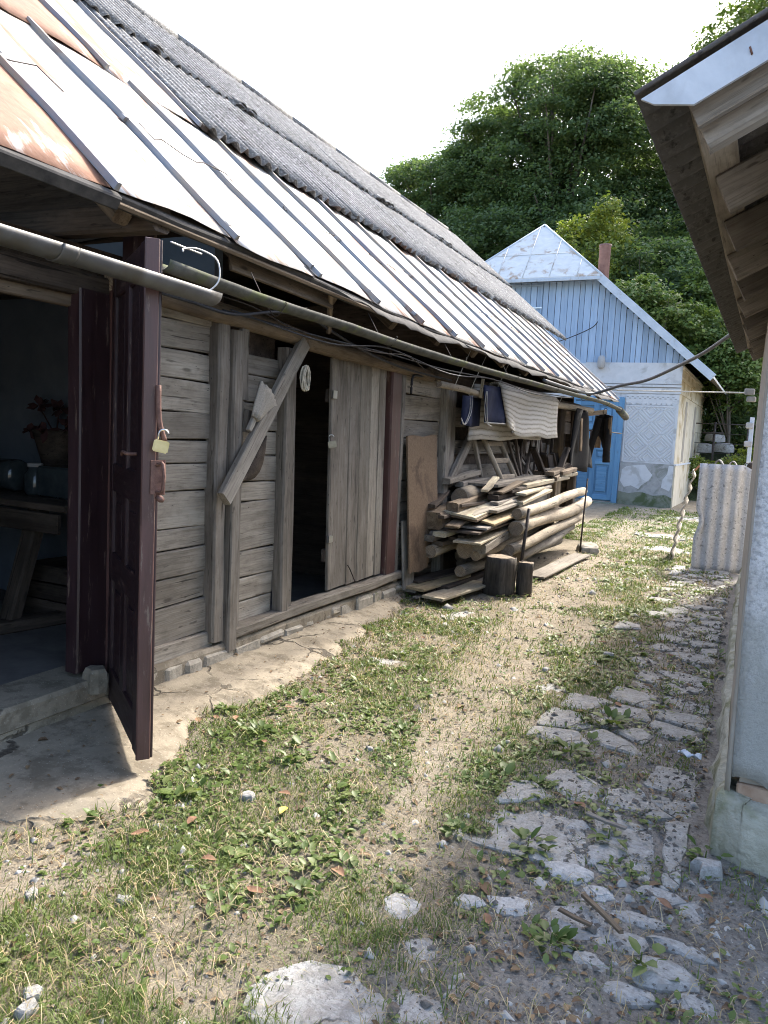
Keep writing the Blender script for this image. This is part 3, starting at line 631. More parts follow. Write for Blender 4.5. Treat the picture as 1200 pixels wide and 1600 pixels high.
# doorway frame of the near room
beam('jamb', (-3.06, 2.775, 0.25), (-3.05, 2.765, 2.16), 0.19, 0.09, (1, 0, 0), M['maroon'], barn, seg=4, ch=0.008)
beam('jamb', (-3.01, 2.88, 0.2), (-3.0, 2.875, 2.2), 0.035, 0.05, (1, 0, 0), M['maroon_worn'], barn, seg=4, ch=0.005)
beam('lintel', (-3.06, 0.9, 2.185), (-3.06, 2.87, 2.185), 0.09, 0.11, (0, 0, 1), M['dark_wood'], barn)
beam('lintel', (-3.10, 0.9, 2.10), (-3.09, 2.80, 2.10), 0.05, 0.06, (0, 0, 1), M['brown_wood'], barn)
beam('post', (-2.99, 3.03, 2.10), (-2.99, 3.03, 2.60), 0.16, 0.10, (1, 0, 0), M['maroon'], barn)
beam('tie_beam', (-2.55, 2.72, 2.46), (-3.9, 2.72, 2.50), 0.10, 0.13, (0, 0, 1), M['dark_wood'], barn)

# near door, hanging open
H = V((-3.015, 2.90, 0)); F_ = V((-2.30, 2.40, 0)); dd = (F_-H).normalized(); dl = (F_-H).length; dn = V((dd.y, -dd.x, 0))   # dn: face towards -x/-y side
if dn.y > 0: dn = -dn
door = empty('door', (H.x, H.y, 0.13), parent=barn, label='maroon panelled door standing open')
def DP(s, z, o=0.0): return H+dd*s+V((0, 0, z))+dn*o
z0, z1 = 0.085, 2.275
box_pts = lambda s0, s1, za, zb, o0, o1: [DP(s, z, o) for s in (s0, s1) for z in (za, zb) for o in (o0, o1)]
BF = [(0, 1, 3, 2), (4, 6, 7, 5), (0, 4, 5, 1), (2, 3, 7, 6), (0, 2, 6, 4), (1, 5, 7, 3)]
def dpart(name, s0, s1, za, zb, o0, o1, mat=M['maroon']): return raw(name, box_pts(s0, s1, za, zb, o0, o1), BF, mat, door)
def dbeam(name, s0, za, s1, zb, w, t=0.045, mat=M['maroon'], o=0.0): return beam(name, DP(s0, za, o), DP(s1, zb, o), w, t, dn, mat, door, seg=4, ch=0.005, jit=0.002)
dbeam('stile', 0.06, z0, 0.06, z1, 0.12); dbeam('stile', dl-0.065, z0, dl-0.065, z1, 0.13)
dbeam('stile', dl/2, z0+0.1, dl/2, z1-0.1, 0.10, 0.040)
for zc, w in [(z0+0.09, 0.17), (0.80, 0.14), (1.25, 0.14), (z1-0.07, 0.14)]: dbeam('rail', 0.12, zc, dl-0.13, zc, w, 0.042)
for sa, sb in [(0.11, dl/2-0.04), (dl/2+0.04, dl-0.12)]:
    for za, zb in [(z0+0.16, 0.745), (0.86, 1.19), (1.31, z1-0.13)]:
        p = dpart('panel', sa, sb, za, zb, -0.010, 0.006)
        raw('raised_field', box_pts(sa+0.06, sb-0.06, za+0.06, zb-0.06, 0.006, 0.013), BF, M['maroon'], p)
dbeam('edge_strip', dl+0.004, z0, dl+0.004, z1, 0.02, 0.060, M['maroon_worn'])
dbeam('weather_lip', dl-0.02, z0, dl-0.02, z1, 0.045, 0.02, M['maroon'], -0.033)
hl = tube('handle', spline([DP(dl-0.09, 1.40, 0.03), DP(dl-0.09, 1.40, 0.07), DP(dl-0.16, 1.405, 0.075), DP(dl-0.21, 1.39, 0.07)], 4), 0.008, M['rusty_iron'], door)
# hasp + staple on the outer edge
hs = [DP(dl+0.03, z, o) for z, o in [(1.69, -0.03), (1.55, -0.035), (1.46, -0.06)]]
tube('hasp', spline(hs, 4), [0.012]*9, M['rusty_iron'], door)
beam('hasp_plate', DP(dl+0.02, 1.24, -0.035), DP(dl+0.02, 1.38, -0.035), 0.06, 0.012, dd, M['rusty_iron'], door)
tube('hasp_staple', spline([DP(dl+0.02, 1.36, -0.03), DP(dl+0.055, 1.365, -0.05), DP(dl+0.055, 1.26, -0.05), DP(dl+0.02, 1.25, -0.03)], 4), 0.008, M['rusty_iron'], door)
tube('bolt', [DP(dl+0.015, 1.225, -0.04), DP(dl+0.06, 1.22, -0.045)], 0.014, M['rusty_iron'], door)
# padlocks
def padlock(loc, s, mat, label, tilt=0.15, yaw=0.4):
    Mx = Matrix.Translation(loc) @ Matrix.Rotation(yaw, 4, 'Z') @ Matrix.Rotation(tilt, 4, 'Y')
    r = empty('padlock', loc, label, 'padlock')
    import bmesh
    bm = bmesh.new(); bmesh.ops.create_cube(bm, size=1.0)
    for v in bm.verts: v.co = V((v.co.x*0.052*s, v.co.y*0.02*s, v.co.z*0.042*s-0.021*s))
    bmesh.ops.bevel(bm, geom=bm.edges[:], offset=0.004*s, segments=2, affect='EDGES')
    vs = [v.co.copy() for v in bm.verts]; bm.verts.index_update(); fs = [tuple(v.index for v in f.verts) for f in bm.faces]; bm.free()
    raw('body', vs, fs, mat, r, Mx, smooth=False)
    pts = [Mx @ V((0.016*s*math.cos(t), 0, 0.022*s+0.016*s*math.sin(t))) for t in np.linspace(math.pi, 0, 9)]
    pts = [Mx @ V((-0.016*s, 0, -0.004*s))]+pts
    vs, fs = tube_data(pts, 0.0036*s, 6); raw('shackle', vs, fs, M['steel'], r, smooth=True)
padlock(DP(dl+0.05, 1.495, -0.045)+V((0, 0, -0.03)), 1.2, M['brass'], 'brass padlock hanging open from the hasp of the maroon door', 0.2, 0.76)
padlock(V((-2.99, 5.06, 1.455)), 1.25, M['dull_brass'], 'small dull padlock on the grey plank door', -0.2, 0.55)

# second door: vertical planks
door2 = empty('door', (-3.03, 5.55, 0.26), parent=barn, label='grey plank door, half open beside a black gap')
ys = [5.13, 5.42, 5.60, 5.78, 5.93, 6.06]
for a, b in zip(ys[:-1], ys[1:]):
    yc = (a+b)/2; beam('plank', (-3.035+random.uniform(-.004, .004), yc+0.01, 0.275), (-3.035, yc-0.06, 2.09), b-a-0.006, 0.028, (1, 0, 0), M['post_wood'] if random.random() < .4 else M['wall_wood'], door2, seg=4, jit=0.003, ch=0.005)
beam('ledge', (-3.065, 5.08, 1.80), (-3.065, 6.0, 1.80), 0.03, 0.10, (0, 0, 1), M['dark_wood'], door2); beam('ledge', (-3.065, 5.12, 0.55), (-3.065, 6.02, 0.55), 0.03, 0.10, (0, 0, 1), M['dark_wood'], door2)
tube('hook', spline([(-3.0, 5.42, 0.44), (-2.985, 5.44, 0.40), (-2.97, 5.50, 0.30)], 4), 0.005, M['rod_iron'], door2)
box('hinge', (-3.02, 5.07, 1.78), (-3.0, 5.13, 1.84), M['steel'], door2); box('hinge', (-3.02, 5.10, 0.66), (-3.0, 5.16, 0.71), M['steel'], door2)

# ------------------------------------------------------------------ barn roof
mroof = grid('metal_roof', lambda u, v: RP(0.02+u*(RIDGE-0.02), -2.6+v*16.9, -0.03), 4, 24, M['dark_wood'], barn, smooth=False)
mroof['label'] = 'seamed galvanised roof slope with rust patches'
far = grid('rear_roof', lambda u, v: V((-2.5-RIDGE*cT-u*RIDGE*cT, -2.6+v*16.9, RP(RIDGE, 5).z-u*RIDGE*sT)), 2, 2, M['slate'], barn, smooth=False)
seams = [-2.3, -1.5, -0.7, 0.05, 0.83, 1.62, 2.40, 3.19, 3.97, 4.77, 5.50, 6.22, 6.95, 7.68, 8.40, 9.12, 9.85, 10.58, 11.3, 12.0, 12.75, 13.5, 14.25]
elow = {2.40: 0.02, 3.19: 0.0, 3.97: 0.0, 4.77: 0.02, 5.5: -0.02}
def roof_panel(y0, y1, s0, s1, mat, o=0.0, e0=None, e1=None):
    a, b, c = random.uniform(0, 6), random.uniform(0, 6), random.uniform(0.008, 0.02)
    e0 = random.uniform(-.02, .03) if e0 is None else e0; e1 = e0+random.uniform(-.015, .015)
    def fn(u, v):
        s = s0+(s1-s0)*v; 
        if v == 0: s += e0*(1-u)+e1*u
        y = y0+0.006+(y1-y0-0.012)*u
        w = c*math.sin(a+u*3.1+v*5.0)*math.sin(b+v*9-u*1.5)*math.sin(math.pi*u)-(0.012*(1-v*8) if v < 0.12 else 0)
        p = RP(s, y, o+w)
        return p
    o_ = grid('roof_panel', fn, 5, 10, mat, mroof, smooth=True, thick=0.002); return o_
def rib(y, s0, s1, o=0.0):
    par = mroof; n = 7; vs = []; fs = []; w = 0.014; h = 0.030; r = random.uniform
    for i in range(n+1):
        s = s0+(s1-s0)*i/n; dy = r(-.006, .006)+ (0.016*math.sin(i*1.3+y*5)); k = h*(1+r(-.12, .12))
        for (py, po) in [(-w, 0.0), (-w*0.75, k), (w*0.75, k), (w, 0.0)]: vs.append(RP(s, y+dy+py, o+po))
    for i in range(n):
        for j in range(3): fs.append((i*4+j, i*4+j+1, (i+1)*4+j+1, (i+1)*4+j))
    fs.append((3, 2, 1, 0)); fs.append((n*4, n*4+1, n*4+2, n*4+3))
    rb = raw('seam', vs, fs, M['seam'], par)
    return rb
for i, (a, b) in enumerate(zip(seams[:-1], seams[1:])):
    m = M['galv']
    if abs(a-1.62) < .01: m = M['galv_rust']
    elif random.random() < 0.35 and a > 5: m = M['galv_streak']
    top = 2.02 if b <= 4.80 else 2.10
    roof_panel(a, b, 0.0, top, m, 0.0)
    rib(b, -0.01, top, 0.0)
    for sc in ([0.07, 1.02] if a > 1 else []):
        s = sc+random.uniform(-.03, .05); beam('clip', RP(s, b, 0.018), RP(s+0.035, b, 0.018), 0.034, 0.03, (sT, 0, cT), M['seam'], mroof, seg=1)
useam = [-2.3, -1.4, -0.5, 0.35, 1.2, 2.02, 2.86, 3.72, 4.62]
for i, (a, b) in enumerate(zip(useam[:-1], useam[1:])):
    roof_panel(a, b, 1.97, 3.7, M['galv_streak'] if i in (5, 7) else (M['galv_rust'] if i == 6 else M['galv']), 0.022, e0=-0.01)
    roof_panel(a, b, 3.66, RIDGE, M['galv_streak'] if i % 2 else M['galv'], 0.034)
    rib(b, 1.96, 3.7, 0.022); rib(b, 3.66, RIDGE, 0.034)
beam('edge_strip', RP(1.95, 4.66, 0.03), RP(RIDGE, 4.66, 0.04), 0.06, 0.035, (0.65, 0, 0.76), M['dark_wood'], mroof)
for yy in np.arange(1.9, 12, 1.35):     # tie wires over the seams
    pts = [RP(1.0+0.05*math.sin(k*2.2+yy), yy+0.12*k, 0.012+0.03*(k % 6 == 0)) for k in range(8)]
    tube('tie_wire', pts, 0.0035, M['rod_iron'], mroof, n=4)
# corrugated slate upper roof
croof = empty('corrugated_roof', RP(2.0, 9.5), parent=barn, label='old dark grey corrugated upper roof')
def corr_sheet(name, P0, eu, ev, en, wid, length, wave=0.142, amp=0.027, mat=None, parent=None, thick=0.007, nv=3, phase=0.0, sag=0.0, per=8, edge=None, label=None, cat=None, group=None):
    nu = max(8, int(wid/wave*per))
    def fn(u, v):
        a = u*wid; o = amp*math.sin(2*math.pi*a/wave+phase)+sag*math.sin(math.pi*v)
        l = v*length
        if edge: a, l = edge(a, l)
        return P0+eu*a+ev*l+en*o
    return grid(name, fn, nu, nv, mat, parent, smooth=True, thick=thick, label=label, cat=cat, group=group)
sy = 4.66; c = 0
while sy < 14.9:
    for row, (sa, sb, oo) in enumerate([(1.90, 3.68, 0.055), (3.55, RIDGE+0.05, 0.078)]):
        lift = random.uniform(-.006, .008); sh = random.uniform(-.02, .025)
        yy = sy+random.uniform(-.015, .015)
        p0 = RP(sa+sh, yy, oo+lift); p1 = RP(sb, yy, oo+random.uniform(-.004, .006)-0.01); q0 = RP(sa+sh, yy+1.14, oo+lift)
        ev = (p1-p0); ln_ = ev.length; ev.normalize(); eu = (q0-p0).normalized(); en = eu.cross(ev); en = en if en.z > 0 else -en
        seedp = random.uniform(0, 9)
        corr_sheet('corrugated_sheet', p0, eu, ev, en, 1.14, ln_, mat=M['slate'], parent=croof, nv=4, edge=lambda a, l, q=seedp: (a, l-(0.022*math.sin(a*23+q)*math.sin(a*7+q)+0.03*max(0, math.sin(a*11+q*3)-0.75)*4)*(l < 0.01)))
    sy += 1.12; c += 1
for k in range(9):
    ya = 4.7+k*1.17; tube('ridge_cap', [RP(RIDGE+0.03, ya, 0.085+random.uniform(-.005, .005)), RP(RIDGE+0.03, ya+1.2, 0.085)], 0.05, M['slate'], croof, n=10)
for k in range(9):   # broken chips lifted at the row overlap
    ya = random.uniform(4.9, 12.5); p = RP(3.53+random.uniform(-.03, .03), ya, 0.115)
    grid('slate_chip', lambda u, v, p=p, k=k: p+V((-(v)*0.1*cT, u*0.16, v*0.1*sT))+V((sT, 0, cT))*(0.028*math.sin(u*3.14)*(1-v*0.5)), 5, 1, M['slate'], croof, thick=0.007)
# under-eave boards, rafters, slumped old strips
for k, s in enumerate([0.07, 0.24, 0.42, 0.60, 0.8, 1.0]):
    for (ya, yb) in [(-2.5, 2.3), (2.3, 5.2), (5.2, 9.4), (9.4, 14.2)]:
        p, q = RP(s, ya+0.02, -0.055), RP(s, yb-0.02, -0.055)
        beam('eave_board', p, q, 0.155, 0.022, (sT, 0, cT), M['brown_wood'] if random.random() < .5 else M['dark_wood'], barn, seg=3, jit=0.003)
ry = -2.0
while ry < 14.2:
    beam('rafter', RP(0.10, ry, -0.125), RP(2.2, ry, -0.125), 0.09, 0.11, (sT, 0, cT), M['brown_wood'], barn); ry += 0.92
beam('fascia', RP(0.01, -2.0, -0.045), RP(0.0, 2.42, -0.045), 0.05, 0.06, (sT, 0, cT), M['dark_felt'], barn, seg=8, jit=0.006)
beam('fascia', RP(0.03, 2.42, -0.05), RP(0.03, 5.6, -0.05), 0.05, 0.06, (sT, 0, cT), M['dark_felt'], barn, seg=8, jit=0.010)
beam('fascia', RP(0.02, 5.6, -0.04), RP(0.02, 14.2, -0.04), 0.05, 0.05, (sT, 0, cT), M['dark_felt'], barn, seg=12, jit=0.012)
def strip(y0, y1, n=22):
    def fn(u, v):
        y = y0+(y1-y0)*u; w = math.sin(math.pi*u)
        return V((-2.49+0.06*v, y, float(eave_z(y))-0.035-v*(0.03+0.04*w+0.015*math.sin(u*41)*math.sin(u*13))+0.010*math.sin(u*17)*w))
    grid('slumped_strip', fn, n, 2, M['dark_felt'], barn, thick=0.004)
strip(4.2, 6.6); strip(6.4, 9.6); strip(9.5, 14.1)
beam('wall_boards', (-2.62, 3.3, 2.40), (-2.62, 4.35, 2.37), 0.10, 0.02, (1, 0, 0.2), M['brown_wood'], barn)
beam('strut', (-2.55, 4.22, 2.43), (-2.75, 4.55, 2.20), 0.03, 0.03, (0, 1, 0), M['brown_wood'], barn)

# gutters
def gutter(name, pts, r, mat, parent, label=None, depth=math.pi, thick=0.004, wob=0.0):
    n = 8; P = spline(pts, 5); m = len(P)
    def fn(u, v):
        i = min(int(round(v*(m-1))), m-1); t = math.pi+depth*0+ u*math.pi; p = P[i]; k = r*(1+wob*math.sin(i*1.9+u*2))
        return p+V((math.cos(t)*k, 0, math.sin(t)*k*0.9+wob*0.05*math.sin(i*2.7)))
    o = grid(name, fn, n, m-1, mat, parent, smooth=True, thick=thick); 
    if label: o['label'] = label
    return o
gutter('gutter', [(-2.235, 0.2, 2.14), (-2.235, 1.1, 2.132), (-2.235, 1.95, 2.122), (-2.235, 2.70, 2.108)], 0.056, M['zinc'], barn, 'smooth grey zinc gutter at the near eave')
gutter('gutter_joint', [(-2.235, 1.86, 2.1225), (-2.235, 1.93, 2.1215)], 0.0595, M['zinc'], barn)
gutter('gutter', [(-2.305, 2.46, 2.205), (-2.305, 3.23, 2.18), (-2.305, 4.0, 2.172), (-2.31, 4.75, 2.158), (-2.31, 6.3, 2.15), (-2.32, 8.2, 2.16), (-2.33, 10.1, 2.17), (-2.33, 12.1, 2.18), (-2.33, 13.6, 2.135)], 0.047, M['moss_gutter'], barn, 'old mossy gutter sagging along the eave', wob=0.015)
tube('gutter_outlet', [(-2.33, 13.5, 2.12), (-2.31, 14.1, 2.02)], 0.062, M['moss_gutter'], barn, n=10)
for yy in [3.3, 4.6, 5.9, 7.4, 9.0, 10.6, 12.2]:
    z = 2.162; tube('gutter_bracket', spline([(-2.48, yy, z+0.17), (-2.38, yy, z+0.01), (-2.315, yy, z-0.056), (-2.256, yy, z), (-2.26, yy, z+0.015)], 3), 0.003, M['rod_iron'], barn, n=4)
tube('gutter_wire', spline([(-2.20, 2.47, 2.235), (-2.24, 2.52, 2.26), (-2.23, 2.60, 2.275), (-2.18, 2.66, 2.24), (-2.17, 2.66, 2.15), (-2.20, 2.60, 2.085)], 5), 0.004, M['wire'], barn, n=5)
tube('gutter_wire', spline([(-2.24, 2.44, 2.268), (-2.25, 2.54, 2.268), (-2.24, 2.63, 2.262)], 4), 0.004, M['wire'], barn, n=5)
# wires and cables below the eave
tube('cable', spline([(-2.92, 2.9, 2.215), (-2.85, 3.25, 2.19), (-2.78, 3.55, 2.165), (-2.7, 3.85, 2.225), (-2.7, 4.2, 2.25), (-2.75, 4.6, 2.21), (-2.8, 5.0, 2.17), (-2.85, 5.5, 2.13), (-2.9, 6.2, 2.10), (-2.9, 7.2, 2.09)], 6), 0.010, M['cable'], n=6, label='thick black cable sagging along the beam above the plank door', cat='cable')
tube('cable', spline([(-2.95, 3.3, 2.29), (-2.8, 3.7, 2.245), (-2.75, 4.1, 2.17), (-2.72, 4.6, 2.145), (-2.62, 5.0, 2.12), (-2.6, 5.5, 2.145), (-2.7, 6.1, 2.09)], 6), 0.004, M['rod_iron'], n=5, label='thin loose wire looping under the mossy gutter', cat='wire')
tube('pipe_hook', spline([(-2.96, 6.62, 2.08), (-2.955, 6.42, 2.07), (-2.95, 6.37, 2.0), (-2.95, 6.37, 1.90)], 5), 0.012, M['cable'], n=6, label='dark bent hose end hanging beside the reddish door post', cat='hose')
for j, (o1, o2) in enumerate([(0.0, 0.02), (0.06, -0.02)]):
    tube('cable', spline([(-2.9+o1, 3.6, 2.20), (-2.72+o1, 4.4, 2.13+o2), (-2.66, 5.3, 2.16-o2), (-2.62+o1, 6.3, 2.10+o2), (-2.6, 7.6, 2.14), (-2.6+o1, 9.0, 2.10+o2), (-2.55, 11.0, 2.16)], 6), 0.006, M['cable'], n=5, label=['dark wire running close under the gutter along the whole eave', 'second dark wire tangled behind the first under the gutter'][j], cat='wire')
# rope coil on the brace
pts = []
for k in range(6):
    for t in np.linspace(0, 2*math.pi, 13)[:-1]: pts.append((-2.89+0.012*math.sin(k*2.1+t), 4.50+0.035*math.sin(t)+0.006*k-0.015, 1.885+0.085*math.cos(t)+0.004*math.sin(k*3)))
tube('rope_coil', pts, 0.006, M['rope'], n=5, label='small pale rope coil hanging at the top of the black doorway', cat='rope')
# hand broom stuck behind the brace
br = empty('hand_broom', (-2.95, 4.0, 1.52), 'small pale whisk broom tucked behind the diagonal brace', 'broom')
beam('handle', (-2.925, 3.915, 1.51), (-2.915, 3.965, 1.60), 0.035, 0.03, (1, 0, 0), M['straw_broom'], br, seg=2)
def bfn(u, v):
    w = 0.028+0.085*v**0.8; a = (u-0.5)*2
    return V((-2.915+0.028*math.cos(a*1.5)*(1-0.4*v)+0.004*math.sin(u*40), 3.95+0.15*v+a*w*0.80, 1.585+0.19*v-a*w*0.62*1.0-0.02*abs(a)*v+0.006*math.sin(u*31)*v))
grid('bristles', bfn, 16, 6, M['straw_broom'], br, thick=0.018)
beam('peg', (-2.99, 3.975, 1.50), (-2.97, 3.965, 1.64), 0.04, 0.035, (1, 0, 0), M['post_wood'], barn, seg=2)

# ------------------------------------------------------------------ near room contents
tb = empty('work_table', (-4.25, 3.45, 0.205), 'rough dark work table inside the near room', 'table')
for k in range(3): beam('board', (-5.6, 3.20+0.19*k, 1.0), (-3.62, 3.20+0.19*k, 1.0), 0.18, 0.04, (0, 0, 1), M['dark_wood'], tb)
for x in (-3.98, -5.2):
    beam('leg', (x-0.12, 3.12, 0.27), (x+0.02, 3.22, 0.98), 0.11, 0.09, (0, 1, 0), M['dark_wood'], tb); beam('foot', (x-0.10, 2.98, 0.245), (x+0.02, 3.6, 0.245), 0.11, 0.075, (0, 0, 1), M['dark_wood'], tb)
beam('apron_rail', (-5.5, 3.14, 0.90), (-3.7, 3.14, 0.90), 0.03, 0.12, (0, 0, 1), M['dark_wood'], tb)
cr = empty('crate', (-4.05, 3.55, 0.205), 'dark wooden crate standing under the work table', 'crate')
for k in range(3): beam('slat', (-4.33, 3.42, 0.28+0.115*k), (-3.80, 3.42, 0.28+0.115*k), 0.02, 0.105, (0, 0, 1), M['dark_wood'], cr)
beam('side', (-4.33, 3.43, 0.395), (-4.33, 3.74, 0.395), 0.02, 0.34, (0, 0, 1), M['dark_wood'], cr); beam('side', (-3.80, 3.43, 0.395), (-3.80, 3.74, 0.395), 0.02, 0.34, (0, 0, 1), M['dark_wood'], cr)
def lathe(name, c, prof, mat, parent=None, n=14, label=None, cat=None, group=None, axis='z'):
    vs = []; fs = []; m = len(prof)
    for (r, z) in prof:
        for j in range(n):
            t = 2*math.pi*j/n
            vs.append(V(c)+(V((r*math.cos(t), r*math.sin(t), z)) if axis == 'z' else V((z, r*math.cos(t), r*math.sin(t)))))
    for i in range(m-1):
        for j in range(n): fs.append((i*n+j, i*n+(j+1) % n, (i+1)*n+(j+1) % n, (i+1)*n+j))
    fs.append(tuple(range(n-1, -1, -1))); fs.append(tuple((m-1)*n+j for j in range(n)))
    o = raw(name, vs, fs, mat, parent, smooth=True); return tag(o, label, cat, group)
lathe('canister', (-4.62, 3.45, 1.13), [(0.04, -0.24), (0.105, -0.22), (0.11, 0.16), (0.095, 0.2)], M['dark_glass'], label='dark metal canister lying on the work table', cat='canister', axis='x')
jr = lathe('glass_jar', (-4.25, 3.42, 1.022), [(0.06, 0), (0.068, 0.02), (0.068, 0.13), (0.045, 0.16), (0.045, 0.18)], M['dark_glass'], label='dark glass jar on the work table beside the doorway', cat='jar')
lathe('lid', (-4.25, 3.42, 1.203), [(0.048, 0), (0.05, 0.02), (0.04, 0.024)], M['paper'], jr)
box('box', (-4.14, 3.34, 1.022), (-3.80, 3.6, 1.22), M['dark_glass'], bev=0.012, label='dark low box on the table end', cat='box')
vs_ = empty('vase', (-4.27, 3.6, 1.022), 'dark vase with drooping dried flowers on the work table', 'vase')
lathe('vessel', (-4.27, 3.6, 1.022), [(0.05, 0), (0.075, 0.05), (0.09, 0.2), (0.14, 0.38), (0.15, 0.42)], M['dark_wood'], vs_)
for k in range(9):
    t = random.uniform(0, 6.28); rr = random.uniform(0.1, 0.34); p = V((-4.27+rr*math.cos(t)*1.1, 3.58+0.12*math.sin(t), 1.50+random.uniform(-.14, .16)))
    tube('stem', [(-4.27, 3.6, 1.40), p], 0.006, M['dried'], vs_, n=4)
    vv, ff = [], []
    for q in range(12):
        d1 = V((random.gauss(0, 1), random.gauss(0, 1), random.gauss(0, 1))).normalized()*random.uniform(.04, .10); d2 = d1.orthogonal().normalized()*0.022
        o_ = len(vv); vv += [p, p+d1*0.6+d2, p+d1, p+d1*0.6-d2]; ff.append((o_, o_+1, o_+2, o_+3))
    raw('flower_head', vv, ff, M['dried'], vs_)
box('calendar_sheet', (-4.28, 3.795, 1.24), (-3.9, 3.815, 1.5), M['paper'], label='pale sheet of card against the inner wall', cat='card')
grid('hanging_rag', lambda u, v: (-4.0+0.12*u-0.26*(1-v)+0.03*math.sin(u*6), 3.74-0.03*u, 0.86-0.16*(1-v)-0.05*u), 5, 6, M['red_thing'], thick=0.012, label='orange red rag hanging under the table end', cat='rag')
grid('work_coat', lambda u, v: (-3.42-0.24*u*(0.5+0.5*v), 3.72+0.03*math.sin(u*9), 1.98-0.75*v), 8, 6, M['coat'], thick=0.01, label='dark work coat hanging in the near room behind the jamb', cat='coat')

# ------------------------------------------------------------------ things along the far half of the barn wall
def cb(u, v):
    x = 0; w = 0.60-0.22*max(0, v-0.55)/0.45*(0.5+0.5*math.sin(v*21)*0.25+0.5)
    y = 6.40+u*w*1.15; z = 1.535-v*1.30+0.01*math.sin(u*9)
    if v == 0: z -= 0.02*(1-u)
    return V((-2.985+0.10*v, y, z))
grid('chipboard_sheet', cb, 6, 12, M['chipboard'], smooth=False, thick=0.016, label='brown broken chipboard sheet leaning on the barn wall', cat='board')
beam('leaning_plank', (-2.93, 6.50, 0.08), (-2.99, 6.52, 0.72), 0.24, 0.02, (1, 0, 0), M['grey_board'], seg=3, label='short grey plank leaning upright beside the reddish post', cat='plank')
pl = log('hanging_pole', (-2.76, 6.55, 2.01), (-2.76, 8.0, 1.985), 0.034, 0.034, M['log_wood'], n=9, seg=5, bend=0.006, label='short peeled pole slung on wires under the gutter', cat='pole')
log('hanging_pole', (-2.78, 8.0, 2.03), (-2.74, 13.2, 2.09), 0.045, 0.05, M['log_wood'], n=9, seg=8, label='long peeled pole under the eave carrying the striped rug', cat='pole')
for yy in (6.9, 7.35, 8.1, 10.9):
    tube('hanger_wire', [(-2.76, yy, 1.96), (-2.72, yy+0.02, 2.09), (-2.6, yy, 2.35)], 0.004, M['wire'], n=4, label='short wire holding up the pole under the eave', cat='wire', group='wires holding the pole under the eave')
beam('hanging_stick', (-2.72, 7.60, 1.95), (-2.70, 7.58, 2.14), 0.03, 0.02, (0, 1, 0), M['pale_wood'], label='short pale slat hanging vertically beside the navy cloth', cat='slat')
# striped rug over the long pole
rug = empty('striped_rug', (-2.74, 9.3, 1.5), 'thick cream striped rug draped over the pole under the eave', 'rug')
def rugf(u, v):
    y = 8.15+2.52*u; z = 2.105-0.53*v
    if u < 0.3: z += 0.10*((0.3-u)/0.3)**2*v; 
    if u < 0.12: y += 0.22*v*v
    return V((-2.685+0.015*math.sin(u*9+v*3)+0.02*v, y+0.06*v, z+0.012*math.sin(u*14)*v))
grid('front_fold', rugf, 18, 10, M['rug'], rug, thick=0.02, uv=True)
grid('back_fold', lambda u, v: V((-2.84+0.015*math.sin(u*7), 7.72+2.8*u-0.10*v, 2.10-0.60*v+0.05*u*v+0.01*math.sin(u*12))), 14, 8, M['rug'], rug, thick=0.02, uv=True)
grid('top_fold', lambda u, v: V((-2.76+0.075*math.cos(math.pi*v), 8.15+2.5*u, 2.10+0.05*math.sin(math.pi*v)))  , 14, 6, M['rug'], rug, thick=0.02, uv=True)
bc = empty('navy_cloth', (-2.76, 7.9, 1.65), 'navy blue cloth with pale hem hanging left of the striped rug', 'cloth')
grid('panel', lambda u, v: V((-2.70+0.02*math.sin(u*8+v*2), 7.60+0.80*u+0.06*v, 2.08-0.38*v+0.03*u-0.02*u*v)), 12, 6, M['blue_cloth'], bc, thick=0.012)
grid('hem', lambda u, v: V((-2.694+0.02*math.sin(u*8+2), 7.655+0.80*u, 1.702-0.014*v+0.01*u)), 12, 1, M['pale_trim'], bc, thick=0.014)
grid('side_flap', lambda u, v: V((-2.79+0.03*math.sin(u*6), 7.26+0.56*u, 1.95-0.29*v-0.02*math.sin(u*3.1)*v)), 10, 6, M['blue_cloth'], bc, thick=0.012)
for q in (0, 1):
    tube('strap', spline([(-2.76, 7.38+0.06*q, 1.96), (-2.75, 7.38+0.05*q, 1.80), (-2.74, 7.22+0.03*q, 1.66), (-2.75, 7.15, 1.72)], 5), 0.005, M['pale_trim'], bc, n=5)
    tube('strap', spline([(-2.67, 7.62+0.03*q, 2.02), (-2.67, 7.60+0.07*q, 1.85), (-2.67, 7.68+0.05*q, 1.70), (-2.66, 7.84, 1.66)], 5), 0.005, M['pale_trim'], bc, n=5)
# ladder behind the pile
ld = empty('small_ladder', (-2.85, 9.0, 1.0), 'short wooden ladder leaning on the wall behind the timber pile', 'ladder')
for a, b in [((-2.74, 8.72, 0.95), (-2.98, 8.40, 1.60)), ((-2.74, 9.26, 0.95), (-2.98, 8.96, 1.60))]: log('rail', a, b, 0.034, 0.03, M['log_wood'], ld, n=8, seg=3, bend=0.002)
for t in (0.2, 0.5, 0.8):
    beam('rung', (-2.74-0.24*t, 8.72-0.32*t, 0.95+0.65*t), (-2.74-0.24*t, 9.26-0.30*t, 0.95+0.65*t), 0.035, 0.06, (0, 0, 1), M['log_wood'], ld)
for k in range(12):
    ya = 9.4+random.uniform(0, 2.2); yb = ya+random.uniform(-1.1, 1.1); x = -2.9+random.uniform(-.08, .12)
    beam('stick', (x, ya, 0.75+random.uniform(0, .15)), (-2.99, yb, 1.5+random.uniform(-.1, .3)), random.uniform(.03, .06), random.uniform(.02, .04), (1, 0, 0), M['dark_wood'] if k % 3 else M['grey_board'], label='dark stick leaning in the shadow behind the timber pile', cat='stick', group='sticks leaning behind the timber pile')
